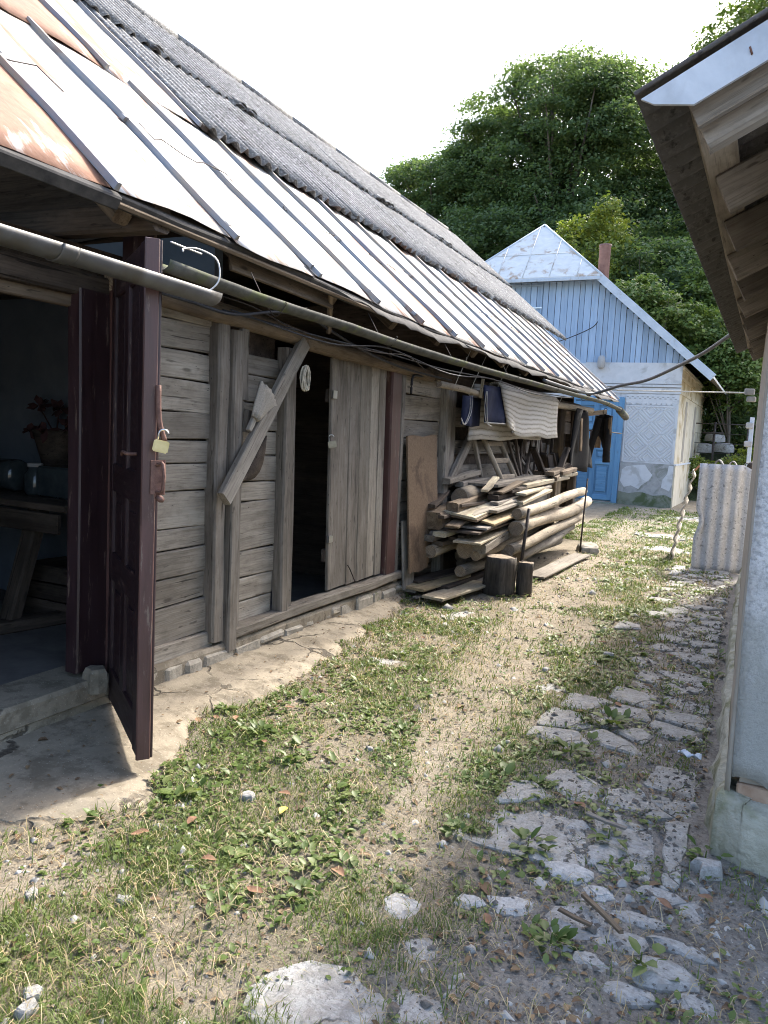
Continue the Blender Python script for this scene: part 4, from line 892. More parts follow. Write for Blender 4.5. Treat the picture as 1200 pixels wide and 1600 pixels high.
tube('wheel_rim', [(-2.92, 10.1+0.26*math.cos(t), 1.35+0.26*math.sin(t)) for t in np.linspace(0, 2*math.pi, 22)], 0.012, M['rod_iron'], label='dark iron hoop hanging on the shed wall behind the ladder', cat='hoop')
# coats
def coat(name, label, c, w, h, lean, mat, y_axis=True):
    r = empty(name, (c[0], c[1], c[2]-h), label, 'coat')
    def fn(u, v):
        a = (u-0.5)*2; ww = w*(0.28+0.72*min(1, v*1.4)**0.7)*0.5
        return V((c[0]+0.05*math.sin(u*11+v*2)+0.05*math.cos(a*1.5), c[1]+a*ww+lean*v, c[2]-h*v+0.05*h*abs(a)*(v < 0.3)+0.03*math.sin(u*9)*(v > .9)))
    grid('body', fn, 18, 10, mat, r, thick=0.025); return r
ct = coat('long_coat', 'long dark coat hanging at the far end of the eave', (-2.66, 12.0, 2.0), 1.75, 0.90, 0.25, M['coat'])
grid('lapel', lambda u, v: V((-2.585, 11.75+0.14*u+0.1*v, 1.9-0.5*v)), 3, 6, M['brown_cloth'], ct, thick=0.012)
jk = empty('black_jacket', (-2.68, 14.0, 1.2), 'black jacket with dangling sleeves in front of the blue door', 'jacket')
def sleeve(pts, r0, r1): tube('sleeve', spline(pts, 5), [r0+(r1-r0)*i/(5*(len(pts)-1)) for i in range(5*(len(pts)-1)+1)], M['coat'], jk, n=9)
grid('body', lambda u, v: V((-2.80+0.26*u-0.02*v, 14.0+0.07*math.sin(u*3.14)+0.02*math.sin(u*15), 2.06-0.06*abs(u-.55)-v*(0.50-0.12*math.sin(u*6)))), 10, 8, M['coat'], jk, thick=0.06)
sleeve([(-2.76, 14.0, 1.98), (-2.80, 13.97, 1.72), (-2.86, 13.95, 1.42), (-2.89, 13.95, 1.22)], 0.065, 0.062)
sleeve([(-2.60, 14.0, 1.98), (-2.57, 13.97, 1.70), (-2.57, 13.95, 1.42), (-2.56, 13.95, 1.20)], 0.065, 0.068)
grid('lining', lambda u, v: V((-2.57+0.05*u, 13.93, 2.0-0.3*v)), 3, 5, M['brown_cloth'], jk, thick=0.02)
tube('hanger', spline([(-2.68, 14.0, 2.06), (-2.68, 14.0, 2.12), (-2.66, 14.0, 2.16), (-2.62, 14.0, 2.14)], 4), 0.006, M['rod_iron'], jk, n=5)
beam('coat_rail', (-3.0, 13.55, 2.02), (-2.66, 14.1, 2.10), 0.05, 0.08, (0, 0, 1), M['brown_wood'], barn)
grid('brown_rag', lambda u, v: V((-2.95+0.2*u, 14.3+0.02*math.sin(u*9), 1.75-0.30*v)), 6, 4, M['brown_cloth'], thick=0.015, label='brown rag on the line between coat and jacket', cat='rag')
tube('rag_line', [(-3.0, 13.3, 1.75), (-2.7, 14.5, 1.755), (-2.55, 15.2, 1.74)], 0.012, M['rod_iron'], barn)

# ------------------------------------------------------------------ timber pile
LG = 'long poles of the timber pile'
def L_(a, b, ra, rb, label, m='log_wood', **k): return log('timber_log', a, b, ra, rb, M[m], label=label, cat='log', **k)
L_((-2.30, 7.80, 0.745), (-2.36, 11.25, 0.83), 0.060, 0.060, 'uppermost long peeled log of the timber pile, on the yard side', bend=0.02)
L_((-2.32, 7.78, 0.60), (-2.33, 11.5, 0.66), 0.082, 0.080, 'thickest long log of the timber pile, second from top', bend=0.04)
L_((-2.30, 7.60, 0.40), (-2.33, 11.1, 0.50), 0.060, 0.055, 'long log of the timber pile behind the iron stake, third from top', bend=0.03)
L_((-2.31, 7.95, 0.27), (-2.35, 10.6, 0.37), 0.060, 0.065, 'lowest long log on the yard side of the pile, behind the stumps', m='grey_board', bend=0.02)
L_((-2.45, 7.0, 0.385), (-2.62, 10.6, 0.40), 0.050, 0.05, 'slim log end poking out above the low log beside the big stump')
L_((-2.57, 6.98, 0.435), (-2.68, 11.0, 0.42), 0.088, 0.085, 'thick log end in the middle of the pile front', m='grey_board')
L_((-2.58, 6.95, 0.225), (-2.74, 10.8, 0.2), 0.058, 0.06, 'lowest log end of the pile front, just left of the stump', m='grey_board')
L_((-2.85, 6.78, 0.405), (-2.90, 9.2, 0.40), 0.065, 0.06, 'round log end at the left of the pile front')
L_((-2.97, 6.70, 0.42), (-2.96, 8.8, 0.42), 0.062, 0.06, 'hewn log with pointed end, leftmost in the pile front', m='wall_wood', knob=0.25)
L_((-2.80, 7.35, 0.92), (-2.86, 9.4, 0.95), 0.095, 0.09, 'short thick log lying high at the back of the pile')
for x, z in [(-2.5, 0.14), (-2.86, 0.16), (-2.5, 0.30), (-2.48, 0.52), (-2.62, 0.62), (-2.85, 0.58), (-2.9, 0.24)]:
    L_((x, 7.75, z), (x-0.02, 10.6, z+0.03), 0.068, 0.066, 'log buried in the inside of the timber pile', m='grey_board', group='logs buried inside the pile')
def B_(a, b, w, t, mat, label, up=(0, 0, 1), group=None, **k): return beam('loose_board', a, b, w, t, up, M[mat], label=label, cat='board', group=group, seg=3, jit=0.006, **k)
B_((-2.63, 6.95, 0.775), (-2.64, 8.1, 0.88), 0.34, 0.024, 'pale_wood', 'wide pale yellowish board on top of the pile front', up=(0.12, 0, 1))
B_((-2.63, 6.97, 0.752), (-2.66, 8.1, 0.85), 0.36, 0.022, 'brown_wood', 'wide brown board right under the pale one', up=(0.12, 0, 1))
B_((-2.40, 7.15, 0.70), (-2.42, 8.4, 0.76), 0.14, 0.022, 'yellow_wood', 'orange yellow board edge right of the wide pale board', up=(0.2, 0, 1))
B_((-2.72, 7.75, 1.035), (-2.74, 10.0, 1.06), 0.42, 0.030, 'grey_board', 'wide grey plank lying flat on top of the pile')
B_((-2.55, 8.6, 1.0), (-2.55, 10.7, 1.04), 0.22, 0.05, 'pale_wood', 'pale plank on top of the pile towards the far end')
B_((-2.86, 6.82, 0.71), (-2.90, 7.9, 0.80), 0.20, 0.17, 'brown_wood', 'squared beam end at the upper left of the pile')
B_((-2.72, 6.98, 0.835), (-2.75, 7.9, 0.89), 0.12, 0.11, 'brown_wood', 'smaller squared beam end beside the chipboard, upper left')
B_((-2.62, 6.88, 0.62), (-2.60, 8.3, 0.66), 0.46, 0.020, 'dark_wood', 'dark thin plank sticking out in the middle layer of the pile')
B_((-2.50, 6.98, 0.655), (-2.56, 8.3, 0.70), 0.30, 0.020, 'grey_board', 'grey thin plank under the brown board, middle layer')
B_((-2.48, 6.80, 0.535), (-2.55, 8.1, 0.58), 0.28, 0.020, 'pale_wood', 'pale thin plank jutting out low on the pile front')
B_((-2.76, 6.78, 0.585), (-2.74, 8.2, 0.62), 0.13, 0.05, 'pale_wood', 'narrow pale batten on the left edge of the pile')
B_((-2.86, 6.75, 0.54), (-2.84, 8.0, 0.57), 0.11, 0.06, 'grey_board', 'narrow grey batten below the pale batten at the left')
B_((-2.80, 6.85, 0.485), (-2.78, 8.0, 0.50), 0.12, 0.045, 'dark_wood', 'dark splintered batten above the round log ends')
B_((-2.44, 7.0, 0.46), (-2.46, 7.8, 0.52), 0.17, 0.10, 'wall_wood', 'block-like squared timber above the slim log end')
B_((-2.43, 7.35, 0.80), (-2.40, 9.0, 0.90), 0.11, 0.03, 'wall_wood', 'narrow slanting board between the pale board and the top log')
B_((-2.50, 7.6, 0.86), (-2.46, 9.6, 0.96), 0.10, 0.03, 'grey_board', 'long grey slat slanting up the top of the pile')
B_((-2.55, 7.7, 0.91), (-2.52, 9.9, 1.0), 0.12, 0.05, 'dark_wood', 'dark slat under the wide grey plank')
B_((-2.37, 8.0, 0.85), (-2.39, 9.3, 0.93), 0.13, 0.035, 'pale_wood', 'pale split board resting on the top log')
B_((-2.64, 8.0, 0.97), (-2.66, 9.5, 1.0), 0.40, 0.035, 'dark_wood', 'dark board right under the wide grey plank')
B_((-2.90, 7.6, 1.03), (-2.94, 9.8, 1.07), 0.10, 0.06, 'grey_board', 'grey batten along the wall at the back of the pile')
B_((-2.93, 7.3, 1.07), (-2.96, 8.3, 1.14), 0.09, 0.06, 'wall_wood', 'short batten at the foot of the slanting wall slat')
for k in range(9):
    x = -2.75+random.uniform(-.2, .3); yy = random.uniform(9.6, 10.8)
    B_((x, yy, 1.05+0.03*(k % 3)), (x+random.uniform(-.15, .15), yy+random.uniform(0.5, 0.9), 1.09+0.03*(k % 3)), random.uniform(.08, .14), .05, random.choice(['grey_board', 'brown_wood', 'pale_wood']), 'short offcut heaped at the far end of the pile', group='offcuts at the far end of the pile')
for k in range(10):   # jumble of bent pieces behind
    p = V((-2.8+random.uniform(-.12, .15), random.uniform(10.6, 11.6), 1.02)); q = p+V((random.uniform(-.1, .15), random.uniform(-.4, .5), random.uniform(.15, .45)))
    B_(p, q, random.uniform(.05, .11), .04, 'dark_wood', 'dark scrap of wood jutting up at the far end of the pile', group='dark scraps at the far end of the pile')
for k in range(16):
    x = -2.45-0.5*random.random(); zz = random.uniform(.50, .86); yy = random.uniform(6.72, 7.05)
    B_((x, yy, zz), (x+random.uniform(-.18, .18), yy+random.uniform(.6, 1.2), zz+random.uniform(-.02, .14)), random.uniform(.05, .15), random.uniform(.018, .05), random.choice(['grey_board', 'wall_wood', 'brown_wood', 'dark_wood']), 'odd offcut poking out of the front of the pile', group='offcuts poking out of the pile front')
for k in range(8):
    x = -2.35-0.3*random.random(); yy = random.uniform(7.4, 9.0); zz = 0.88+random.uniform(0, .12)
    B_((x, yy, zz), (x+random.uniform(-.2, .1), yy+random.uniform(.5, 1.3), zz+random.uniform(.0, .12)), random.uniform(.05, .12), .025, random.choice(['pale_wood', 'wall_wood', 'brown_wood']), 'thin slat slumped across the top of the pile', group='slats slumped on top of the pile')
# ground boards in front
for a, b, w, t, m, l in [((-2.83, 6.42, 0.10), (-2.70, 7.3, 0.13), 0.22, 0.025, 'yellow_wood', 'brownish yellow board on the ground, upper one left of the stump'),
                         ((-2.60, 6.30, 0.065), (-2.45, 7.25, 0.08), 0.22, 0.024, 'pale_wood', 'pale yellowish board on the ground nearest the yard'),
                         ((-2.66, 6.7, 0.075), (-2.58, 7.6, 0.10), 0.12, 0.06, 'dark_wood', 'dark batten between the two ground boards'),
                         ((-2.92, 6.45, 0.07), (-2.85, 7.4, 0.085), 0.20, 0.03, 'grey_board', 'grey board on the ground under the brownish yellow one'),
                         ((-2.95, 6.6, 0.13), (-2.75, 7.5, 0.15), 0.18, 0.02, 'dark_wood', 'dark thin board at the wall foot below the log ends'),
                         ((-2.55, 7.1, 0.06), (-2.42, 7.9, 0.10), 0.2, 0.02, 'grey_board', 'grey thin board end just behind the pale ground board')]:
    B_(a, b, w, t, m, l)
for k in range(14):
    p = V((-2.95+random.uniform(0, .42), 6.35+random.uniform(0, .5), 0.03+random.uniform(0, .03))); q = p+V((random.uniform(-.05, .12), random.uniform(.08, .28), random.uniform(-.01, .02)))
    B_(p, q, random.uniform(.03, .07), .012, 'dark_wood' if k % 3 else 'grey_board', 'small dark wood splinter under the ground boards', group='wood splinters under the ground boards')
B_((-2.18, 8.2, 0.035), (-2.1, 10.3, 0.04), 0.22, 0.02, 'wall_wood', 'pale plank lying on the ground along the foot of the log pile')
stone('flat_stone', (-2.15, 10.9, 0.02), 0.16, 0.24, 0.09, 0.2, M['stone_found'], label='dark stone block at the far foot of the log pile', cat='stone')
# stumps
def stump(c, r, h, label):
    s = empty('chopping_block', c, label, 'stump')
    log('trunk', (c[0], c[1], c[2]-0.02), (c[0]+0.005, c[1], c[2]+h), r*1.06, r*0.97, M['bark_stump'], s, n=18, seg=6, bend=0.006, knob=0.06)
M['bark_stump'] = wood_mat('dark_stump_bark', (0.035, 0.03, 0.026), (0.15, 0.13, 0.108), (0.02, 0.018, 0.016), 0.75)
stump((-2.265, 7.22, 0.0), 0.155, 0.375, 'large dark chopping block stump in front of the timber pile')
stump((-2.05, 7.35, 0.0), 0.08, 0.33, 'small stump right beside the large chopping block')
# iron stakes
tube('iron_stake', [(-2.225, 7.75, 0.0), (-2.22, 7.85, 0.45), (-2.215, 7.93, 0.81)], 0.018, M['rod_iron'], n=6, label='rusty iron stake holding the logs behind the stumps', cat='stake')
tube('iron_stake', [(-2.22, 10.7, 0.0), (-2.22, 10.75, 0.5), (-2.215, 10.8, 1.04)], 0.012, M['rod_iron'], n=6, label='rusty iron stake at the far end of the log pile', cat='stake')

# ------------------------------------------------------------------ blue house
YB = 20.3; CX = -6.1
bh = empty('blue_house', (CX, 24, 0), 'pale blue plank-gabled house with half-hipped metal roof behind the barn', 'house')
box('wall', (-10.1, YB, -0.1), (-2.09, 28.5, 3.60), M['white_paint'], bh)
# right side wall face; flat darker strips paint in the shade of recesses
sw = box('side_wall', (-2.10, YB+0.06, 1.10), (-2.07, 28.4, 3.45), M['side_plaster'], bh)
for a, b in [(21.9, 22.35), (24.6, 25.1)]:
    box('recess_shade', (-2.069, a, 1.14), (-2.062, b, 2.75), M['beige_plaster'], sw)
box('side_plinth', (-2.12, YB+0.05, -0.1), (-2.03, 28.4, 1.06), M['side_plaster'], bh)
box('side_ledge', (-2.09, YB+0.03, 1.06), (-2.015, 28.4, 1.10), M['white_paint'], bh)
for zz, o in [(3.45, 0.05), (3.20, 0.025), (2.85, 0.02)]: box('side_moulding', (-2.09, YB+0.02, zz), (-2.07+o, 28.4, zz+0.07), M['side_plaster'], bh)
# facade mouldings
box('band', (-10.1, YB-0.05, 3.08), (-2.06, YB, 3.60), M['white_paint'], bh)
for zz, o in [(3.0, 0.075), (2.92, 0.055), (2.84, 0.04)]: box('moulding', (-10.1, YB-o, zz), (-2.05, YB-0.002, zz+0.05), M['white_paint'], bh)
fz = box('frieze', (-3.36, YB-0.03, 2.60), (-2.08, YB-0.002, 2.82), M['white_paint'], bh)
x = -3.34
while x < -2.16:
    for (dx, dz, w) in [(0, 2.74, 0.05), (0.06, 2.70, 0.05)]:
        box('cut_out_shade', (x+dx, YB-0.034, dz), (x+dx+w, YB-0.030, dz+0.022), M['render_grey'], fz)  # thin grey plates on the frieze, coloured as the shade in its holes
    vs = [(x+0.06+0.058*math.cos(t), yy, 2.60+0.055*math.sin(t)) for yy in (YB-0.03, YB-0.004) for t in np.linspace(math.pi, 2*math.pi, 7)]
    raw('scallop', vs, [tuple(range(7)), tuple(range(13, 6, -1))]+[(i, i+7, i+8, i+1) for i in range(6)], M['white_paint'], fz)
    x += 0.122
rp = box('relief_panel', (-3.30, YB-0.02, 1.13), (-2.14, YB-0.002, 2.50), M['relief_white'], bh)
for (a, b) in [((-3.34, 1.10), (-3.30, 2.53)), ((-2.14, 1.10), (-2.08, 2.53)), ((-3.30, 2.50), (-2.14, 2.54)), ((-3.30, 1.09), (-2.14, 1.13))]:
    box('frame', (a[0], YB-0.04, a[1]), (b[0], YB-0.003, b[1]), M['white_paint'], rp)
def clip_seg(x0, z0_, x1, z1_, lo=(-3.29, 1.14), hi=(-2.15, 2.49)):
    t0, t1 = 0.0, 1.0; dx, dz = x1-x0, z1_-z0_
    for p, q in [(-dx, x0-lo[0]), (dx, hi[0]-x0), (-dz, z0_-lo[1]), (dz, hi[1]-z0_)]:
        if abs(p) < 1e-9:
            if q < 0: return None
        else:
            t = q/p
            if p < 0: t0 = max(t0, t)
            else: t1 = min(t1, t)
    return (x0+dx*t0, z0_+dz*t0, x0+dx*t1, z0_+dz*t1) if t1-t0 > 0.12 else None
cells = [(-2.72+i*0.60+(j % 2)*0.30, 1.82+j*0.30) for i in range(-2, 3) for j in range(-4, 5)]
for (cx, cz) in cells:
    for rad in (0.285, 0.20, 0.115):
        q = [(cx+rad, cz), (cx, cz+rad), (cx-rad, cz), (cx, cz-rad)]
        for k in range(4):
            s = clip_seg(*q[k], *q[(k+1) % 4])
            if s: beam('relief_strip', (s[0], YB-0.021, s[1]), (s[2], YB-0.021, s[3]), 0.030, 0.034, (0, 1, 0), M['relief_white'], rp, seg=1, jit=0.0, ch=0.006)
# patchy plinth of the facade
dd0 = box('plinth', (-3.36, YB-0.045, -0.1), (-2.06, YB-0.002, 1.09), M['render_grey'], bh)
def patch(name, pts, mat, y0, par):
    n = len(pts); vs = [(x, y0, z) for x, z in pts]+[(x, y0+0.02, z) for x, z in pts]
    raw(name, vs, [tuple(range(n)), tuple(range(2*n-1, n-1, -1))]+[(i, i+n, (i+1) % n+n, (i+1) % n) for i in range(n)], mat, par)
patch('render_patch', [(-3.22, 0.45), (-3.05, 0.50), (-2.86, 0.42), (-2.80, 0.52), (-2.62, 0.66), (-2.55, 0.80), (-2.66, 0.92), (-2.75, 1.05), (-3.0, 1.02), (-3.2, 0.98), (-3.3, 0.9), (-3.33, 0.6)], M['white_paint'], YB-0.053, dd0)
patch('render_patch', [(-2.32, 0.5), (-2.12, 0.42), (-2.07, 0.6), (-2.07, 1.05), (-2.18, 1.06), (-2.2, 0.85), (-2.3, 0.7)], M['white_paint'], YB-0.053, dd0)
M['green_base'] = simple('algae_plinth', (0.14, 0.16, 0.12), (0.25, 0.27, 0.22), 5, 0.95, dirt=((0.09, 0.12, 0.06), 3, 0.5))
patch('algae_band', [(-3.36, -0.1), (-2.05, -0.1), (-2.05, 0.25), (-2.2, 0.32), (-2.5, 0.28), (-2.8, 0.36), (-3.1, 0.3), (-3.36, 0.34)], M['green_base'], YB-0.060, dd0)
box('doorstep', (-4.8, YB-0.35, -0.1), (-3.36, YB-0.05, 0.02), M['green_base'], bh, bev=0.02)
# blue door
bd = box('door', (-4.62, YB-0.03, 0.05), (-3.5, YB-0.004, 2.62), M['blue_door'], bh); bd['label'] = 'bright blue panelled house door'
for a, b in [((-3.52, 0.0), (-3.38, 2.72)), ((-4.74, 0.0), (-4.60, 2.72))]:
    beam('door_frame', ((a[0]+b[0])/2, YB-0.04, a[1]), ((a[0]+b[0])/2, YB-0.04, b[1]), 0.14, 0.08, (0, -1, 0), M['blue_door'], bd)
beam('door_frame', (-4.7, YB-0.04, 2.68), (-3.4, YB-0.04, 2.68), 0.10, 0.08, (0, -1, 0), M['blue_door'], bd)
for zc in (0.14, 1.05, 1.42, 1.95, 2.55): beam('rail', (-4.60, YB-0.045, zc), (-3.52, YB-0.045, zc), 0.13 if zc < 2 else 0.1, 0.03, (0, -1, 0), M['blue_door'], bd, ch=0.006)
for xc in (-4.54, -4.06, -3.58): beam('stile', (xc, YB-0.049, 0.08), (xc, YB-0.049, 2.6), 0.13, 0.03, (0, -1, 0), M['blue_door'], bd, ch=0.006)
for xc in (-4.30, -3.82):
    for za, zb in [(0.25, 0.95), (1.15, 1.33), (1.54, 1.86), (2.05, 2.46)]:
        box('panel', (xc-0.13, YB-0.055, za+0.03), (xc+0.13, YB-0.031, zb-0.03), M['blue_door'], bd, bev=0.010)
# gable boards
RK = 0.864
def rake_z(x): return 3.36+(4.63-abs(x-CX))*RK
box('gable_backing', (-8.2, YB+0.03, 3.6), (-4.0, YB+0.05, 5.6), M['dark_wood'], bh)
x = -10.0; gl = []
while x < -2.0:
    w = random.uniform(0.115, 0.185); xc = x+w/2; zt = min(rake_z(xc)-0.12, 5.68); zb = 3.585+random.uniform(-.02, .02)
    if zt > zb+0.05:
        ya = YB-0.03+random.uniform(-.014, .012)
        o = beam('gable_board', (xc, ya, zb), (xc, ya, zt), w-0.010, 0.022, (0, -1, 0), M['blue_board'], bh, seg=1, jit=0.002, ch=0.004); gl.append(o)
    x += w
raw('gable_backing', [(-9.95, YB+0.002, 3.6), (-2.25, YB+0.002, 3.6), (-4.5, YB+0.002, 5.5), (-7.7, YB+0.002, 5.5), (-9.95, YB+0.012, 3.6), (-2.25, YB+0.012, 3.6), (-4.5, YB+0.012, 5.5), (-7.7, YB+0.012, 5.5)], [(0, 1, 2, 3), (7, 6, 5, 4)], M['dark_wood'], bh)
# attic hatch outline
beam('hatch_trim', (-6.9, YB-0.055, 5.60), (-5.75, YB-0.055, 5.60), 0.05, 0.03, (0, -1, 0), M['blue_board'], bh); beam('hatch_trim', (-5.73, YB-0.056, 4.2), (-5.73, YB-0.056, 5.62), 0.05, 0.03, (0, -1, 0), M['blue_board'], bh)
box('hatch_hinge', (-5.95, YB-0.075, 5.0), (-5.70, YB-0.07, 5.03), M['steel'], bh)
# roof of the house
roof = empty('roof', (CX, 24, 5.6), parent=bh)
YF, YR, YE = YB-0.38, YB+1.05, 29.3
zE = 5.72; hx0, hx1 = CX-1.93, CX+1.93; zR = rake_z(CX)+0.06
def slope(side, nm):
    sgn = side
    e0 = V((CX+sgn*4.75, YF, rake_z(CX+sgn*4.75)+0.05)); e1 = V((CX+sgn*4.75, YE, e0.z)); r0 = V((CX, YR, zR)); r1 = V((CX, YE, zR)); h = V((CX+sgn*1.93, YF, zE+0.06))
    t = V((0, 0, -0.06)); top = [e0, e1, r1, r0, h]; vs = top+[v+t for v in top]
    raw(nm, vs, [(0, 1, 2, 3, 4), (9, 8, 7, 6, 5)]+[(i, i+5, (i+1) % 5+5, (i+1) % 5) for i in range(5)], M['roof_paint'], roof)
slope(1, 'roof_slope'); slope(-1, 'roof_slope')
# hip: separate sheets between seams
A = V((CX, YR, zR+0.03)); hl_, hr_ = V((hx0-0.05, YF-0.04, zE)), V((hx1+0.05, YF-0.04, zE))
def hip(u, v):      # u across, v up
    return (hl_.lerp(hr_, u)).lerp(A, v)
cuts = [0.0, 0.13, 0.30, 0.48, 0.66, 0.84, 1.0]
def hipx(x, v):     # keep seams parallel to the slope line
    bx = hl_.x+(hr_.x-hl_.x)*x; w = (hr_.x-hl_.x)/2; vmax = 1-abs(bx-CX)/w
    p = hip(0.5, 0); vv = min(v, vmax); q = V((bx, hl_.y+(A.y-hl_.y)*vv, zE+(A.z-zE)*vv)); return q
for a, b in zip(cuts[:-1], cuts[1:]):
    n_ = 4; pts = [hipx(a+(b-a)*i/n_, 0) for i in range(n_+1)]+[hipx(a+(b-a)*i/n_, 1) for i in range(n_, -1, -1)]
    pts = [p+V((0, 0, 0.012)) for p in pts]; vs = pts+[p-V((0, 0, 0.03)) for p in pts]; m = len(pts)
    raw('hip_sheet', vs, [tuple(range(m)), tuple(range(2*m-1, m-1, -1))]+[(i, i+m, (i+1) % m+m, (i+1) % m) for i in range(m)], M['roof_paint'], roof)
for b in cuts[1:-1]:
    p, q = hipx(b, 0), hipx(b, 1); tube('hip_seam', [p+V((0, 0, 0.02)), q+V((0, 0, 0.02))], 0.012, M['roof_paint'], roof, n=5)
for zf in (0.42,):
    tube('hip_seam', [hip(zf*0.0+0.0, zf)+V((0, 0, 0.02)), hip(1.0, zf)+V((0, 0, 0.02))], 0.007, M['roof_paint'], roof, n=5)
tube('hip_ridge', [hl_, A], 0.035, M['bluish_trim'], roof, n=6); tube('hip_ridge', [hr_, A], 0.035, M['bluish_trim'], roof, n=6)
beam('hip_fascia', (hx0, YF-0.03, zE-0.06), (hx1, YF-0.03, zE-0.06), 0.08, 0.05, (0, -1, 0), M['bluish_trim'], roof)
for sgn in (1, -1):
    a = V((CX+sgn*1.90, YF-0.02, zE-0.02)); b = V((CX+sgn*4.77, YF-0.02, rake_z(CX+sgn*4.77)-0.02))
    beam('bargeboard', a, b, 0.19, 0.03, (0, -1, 0), M['bluish_trim'], roof, seg=6, jit=0.003)
for k in range(9):     # eave soffit boards on the right side
    beam('soffit_board', (-1.45-0.085*k, YF+0.08, 3.32+0.074*k), (-1.45-0.085*k, 28.6, 3.32+0.074*k), 0.115, 0.02, (0.65, 0, 0.75), M['soffit_wood'], roof, seg=2)
lathe('chimney', (-4.45, 21.6, 5.2), [(0.155, 0), (0.155, 1.62), (0.165, 1.63), (0.165, 1.68), (0.13, 1.69)], M['chimney'], bh)
lm = empty('wall_lamp', (-4.02, YB-0.1, 3.55), parent=bh)
lathe('lamp_body', (-4.02, YB-0.16, 3.60), [(0.05, 0.16), (0.085, 0.12), (0.10, 0.02), (0.09, -0.12), (0.05, -0.17)], M['paper'], lm, n=12); beam('arm', (-4.0, YB-0.03, 3.70), (-4.02, YB-0.16, 3.72), 0.04, 0.04, (0, 0, 1), M['rod_iron'], lm)
tube('loose_wire', spline([(-5.45, YB-0.1, 4.05), (-4.9, YB-0.2, 4.2), (-4.35, YB-0.16, 4.45), (-4.2, YB-0.12, 4.62)], 6), 0.012, M['cable'], n=5, label='loose wire end curling off the blue gable', cat='wire')

# ------------------------------------------------------------------ right building
rb = empty('plastered_house', (1.5, 6.5, 0), 'white roughcast house with overhanging corrugated eave on the right', 'house')
nC, fC = V((-0.016, 3.15, 0)), V((-0.135, 9.85, 0))
def prism(name, pts, z0_, z1_, mat, par, wob=0.0):
    n = len(pts); vs = [(p[0], p[1], z0_) for p in pts]+[(p[0], p[1], z1_) for p in pts]
    return raw(name, vs, [tuple(range(n-1, -1, -1)), tuple(range(n, 2*n))]+[(i, (i+1) % n, (i+1) % n+n, i+n) for i in range(n)], mat, par)
# near face plaster with the broken lower edge (shows the brick)
prism('wall', [(0.02, 3.17), (5, 3.17), (5, 9.8), (-0.11, 9.8)], 0.0, 2.95, M['beige_plaster'], rb)
def pf(u, v):
    x = 0.0+2.6*u; zb = 0.285-0.13*(1 if u > 0.12 else 0)*0+0.10*math.sin(min(u, 0.2)*15)*0.2
    zb = 0.30+0.02*math.sin(u*60)-0.08*min(1, u*6); z = zb+(2.95-zb)*v
    return V((x-0.022*min(1, z/0.9)*(1-u), 3.15-0.012*math.sin(u*40+v*13)*0.15, z))
grid('plaster_coat', pf, 60, 40, M['roughcast'], rb, thick=0.03)
grid('side_plaster', lambda u, v: V((nC.x-0.004+(fC.x-nC.x)*u+0.006*math.sin(u*30+v*9)*0.4, nC.y-0.012+(fC.y-nC.y)*u, 0.22+0.03*math.sin(u*23)+(2.9-0.22)*v)), 30, 16, M['beige_plaster'], rb, thick=0.02)
for k in range(5):
    box('brick', (0.012+0.26*k, 3.148, 0.205), (0.255+0.26*k, 3.2, 0.275), M['brick'], rb, bev=0.006, jit=0.003)
def plinthf(u, v):      # v along the outline: far side -> corner -> near face
    path = [(-0.185, 9.8), (-0.145, 6.5), (-0.11, 4.5), (-0.085, 3.35), (-0.06, 3.08), (0.05, 3.02), (0.6, 2.98), (2.6, 2.97)]
    pp = [V((a, b, 0)) for a, b in path]; m = len(pp)-1; i = min(int(v*m), m-1); p = pp[i].lerp(pp[i+1], v*m-i)
    n_ = 0.065*(fbm(np.array([p.x*5+p.y*6]), np.array([u*4.0]))[0]-0.5)
    k = u; inn = 0.0 if k < 0.6 else (k-0.6)/0.4
    side = V((1, 0.0, 0)) if v < 0.52 else V((0.3, 1, 0)) if v < 0.7 else V((0, 1, 0))
    z = -0.06+0.27*min(1, k/0.6)+0.03*inn-0.03*(0.5-v)*0+n_*1.2
    return p+side*(0.12*inn-n_*0.9+0.03*min(1, k/0.6))+V((0, 0, z))
grid('plinth', plinthf, 12, 140, M['old_concrete'], rb)
# roof
RPp = math.radians(27); cr_, sr_ = math.cos(RPp), math.sin(RPp)
def QP(s, y, o=0.0):     # s up the slope from the eave line
    ez = 2.535+0.0165*(y-2.4)
    return V((-0.43+s*cr_-o*sr_, y, ez+s*sr_+o*cr_))
rr = empty('eave_roof', QP(1, 6), parent=rb)
yy = 2.40
while yy < 9.4:
    p0 = QP(-0.0, yy, 0.03); eu = (QP(0, yy+1, 0.03)-p0).normalized(); ev = V((cr_, 0, sr_)); en = V((-sr_, 0, cr_))
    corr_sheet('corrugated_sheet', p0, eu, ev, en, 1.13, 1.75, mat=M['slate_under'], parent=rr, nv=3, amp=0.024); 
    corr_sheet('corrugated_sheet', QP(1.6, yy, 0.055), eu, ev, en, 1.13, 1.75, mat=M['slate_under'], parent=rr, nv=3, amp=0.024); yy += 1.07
for s, m in [(0.185, 'light_batten'), (0.80, 'soffit_wood'), (1.45, 'soffit_wood'), (2.1, 'soffit_wood')]:
    beam('batten', QP(s, 2.47, -0.018), QP(s, 9.75, -0.018), 0.12, 0.028, (-sr_, 0, cr_), M[m], rr, seg=6, jit=0.004)
for i, y in enumerate([2.56, 3.30, 3.98, 4.68, 5.42, 6.15, 6.88, 7.6, 8.35, 9.1, 9.65]):
    beam('rafter', QP(0.13+random.uniform(-.01, .02), y, -0.105), QP(3.2, y, -0.105), 0.075, 0.145, (-sr_, 0, cr_), M['soffit_wood'], rr, seg=3, jit=0.004)
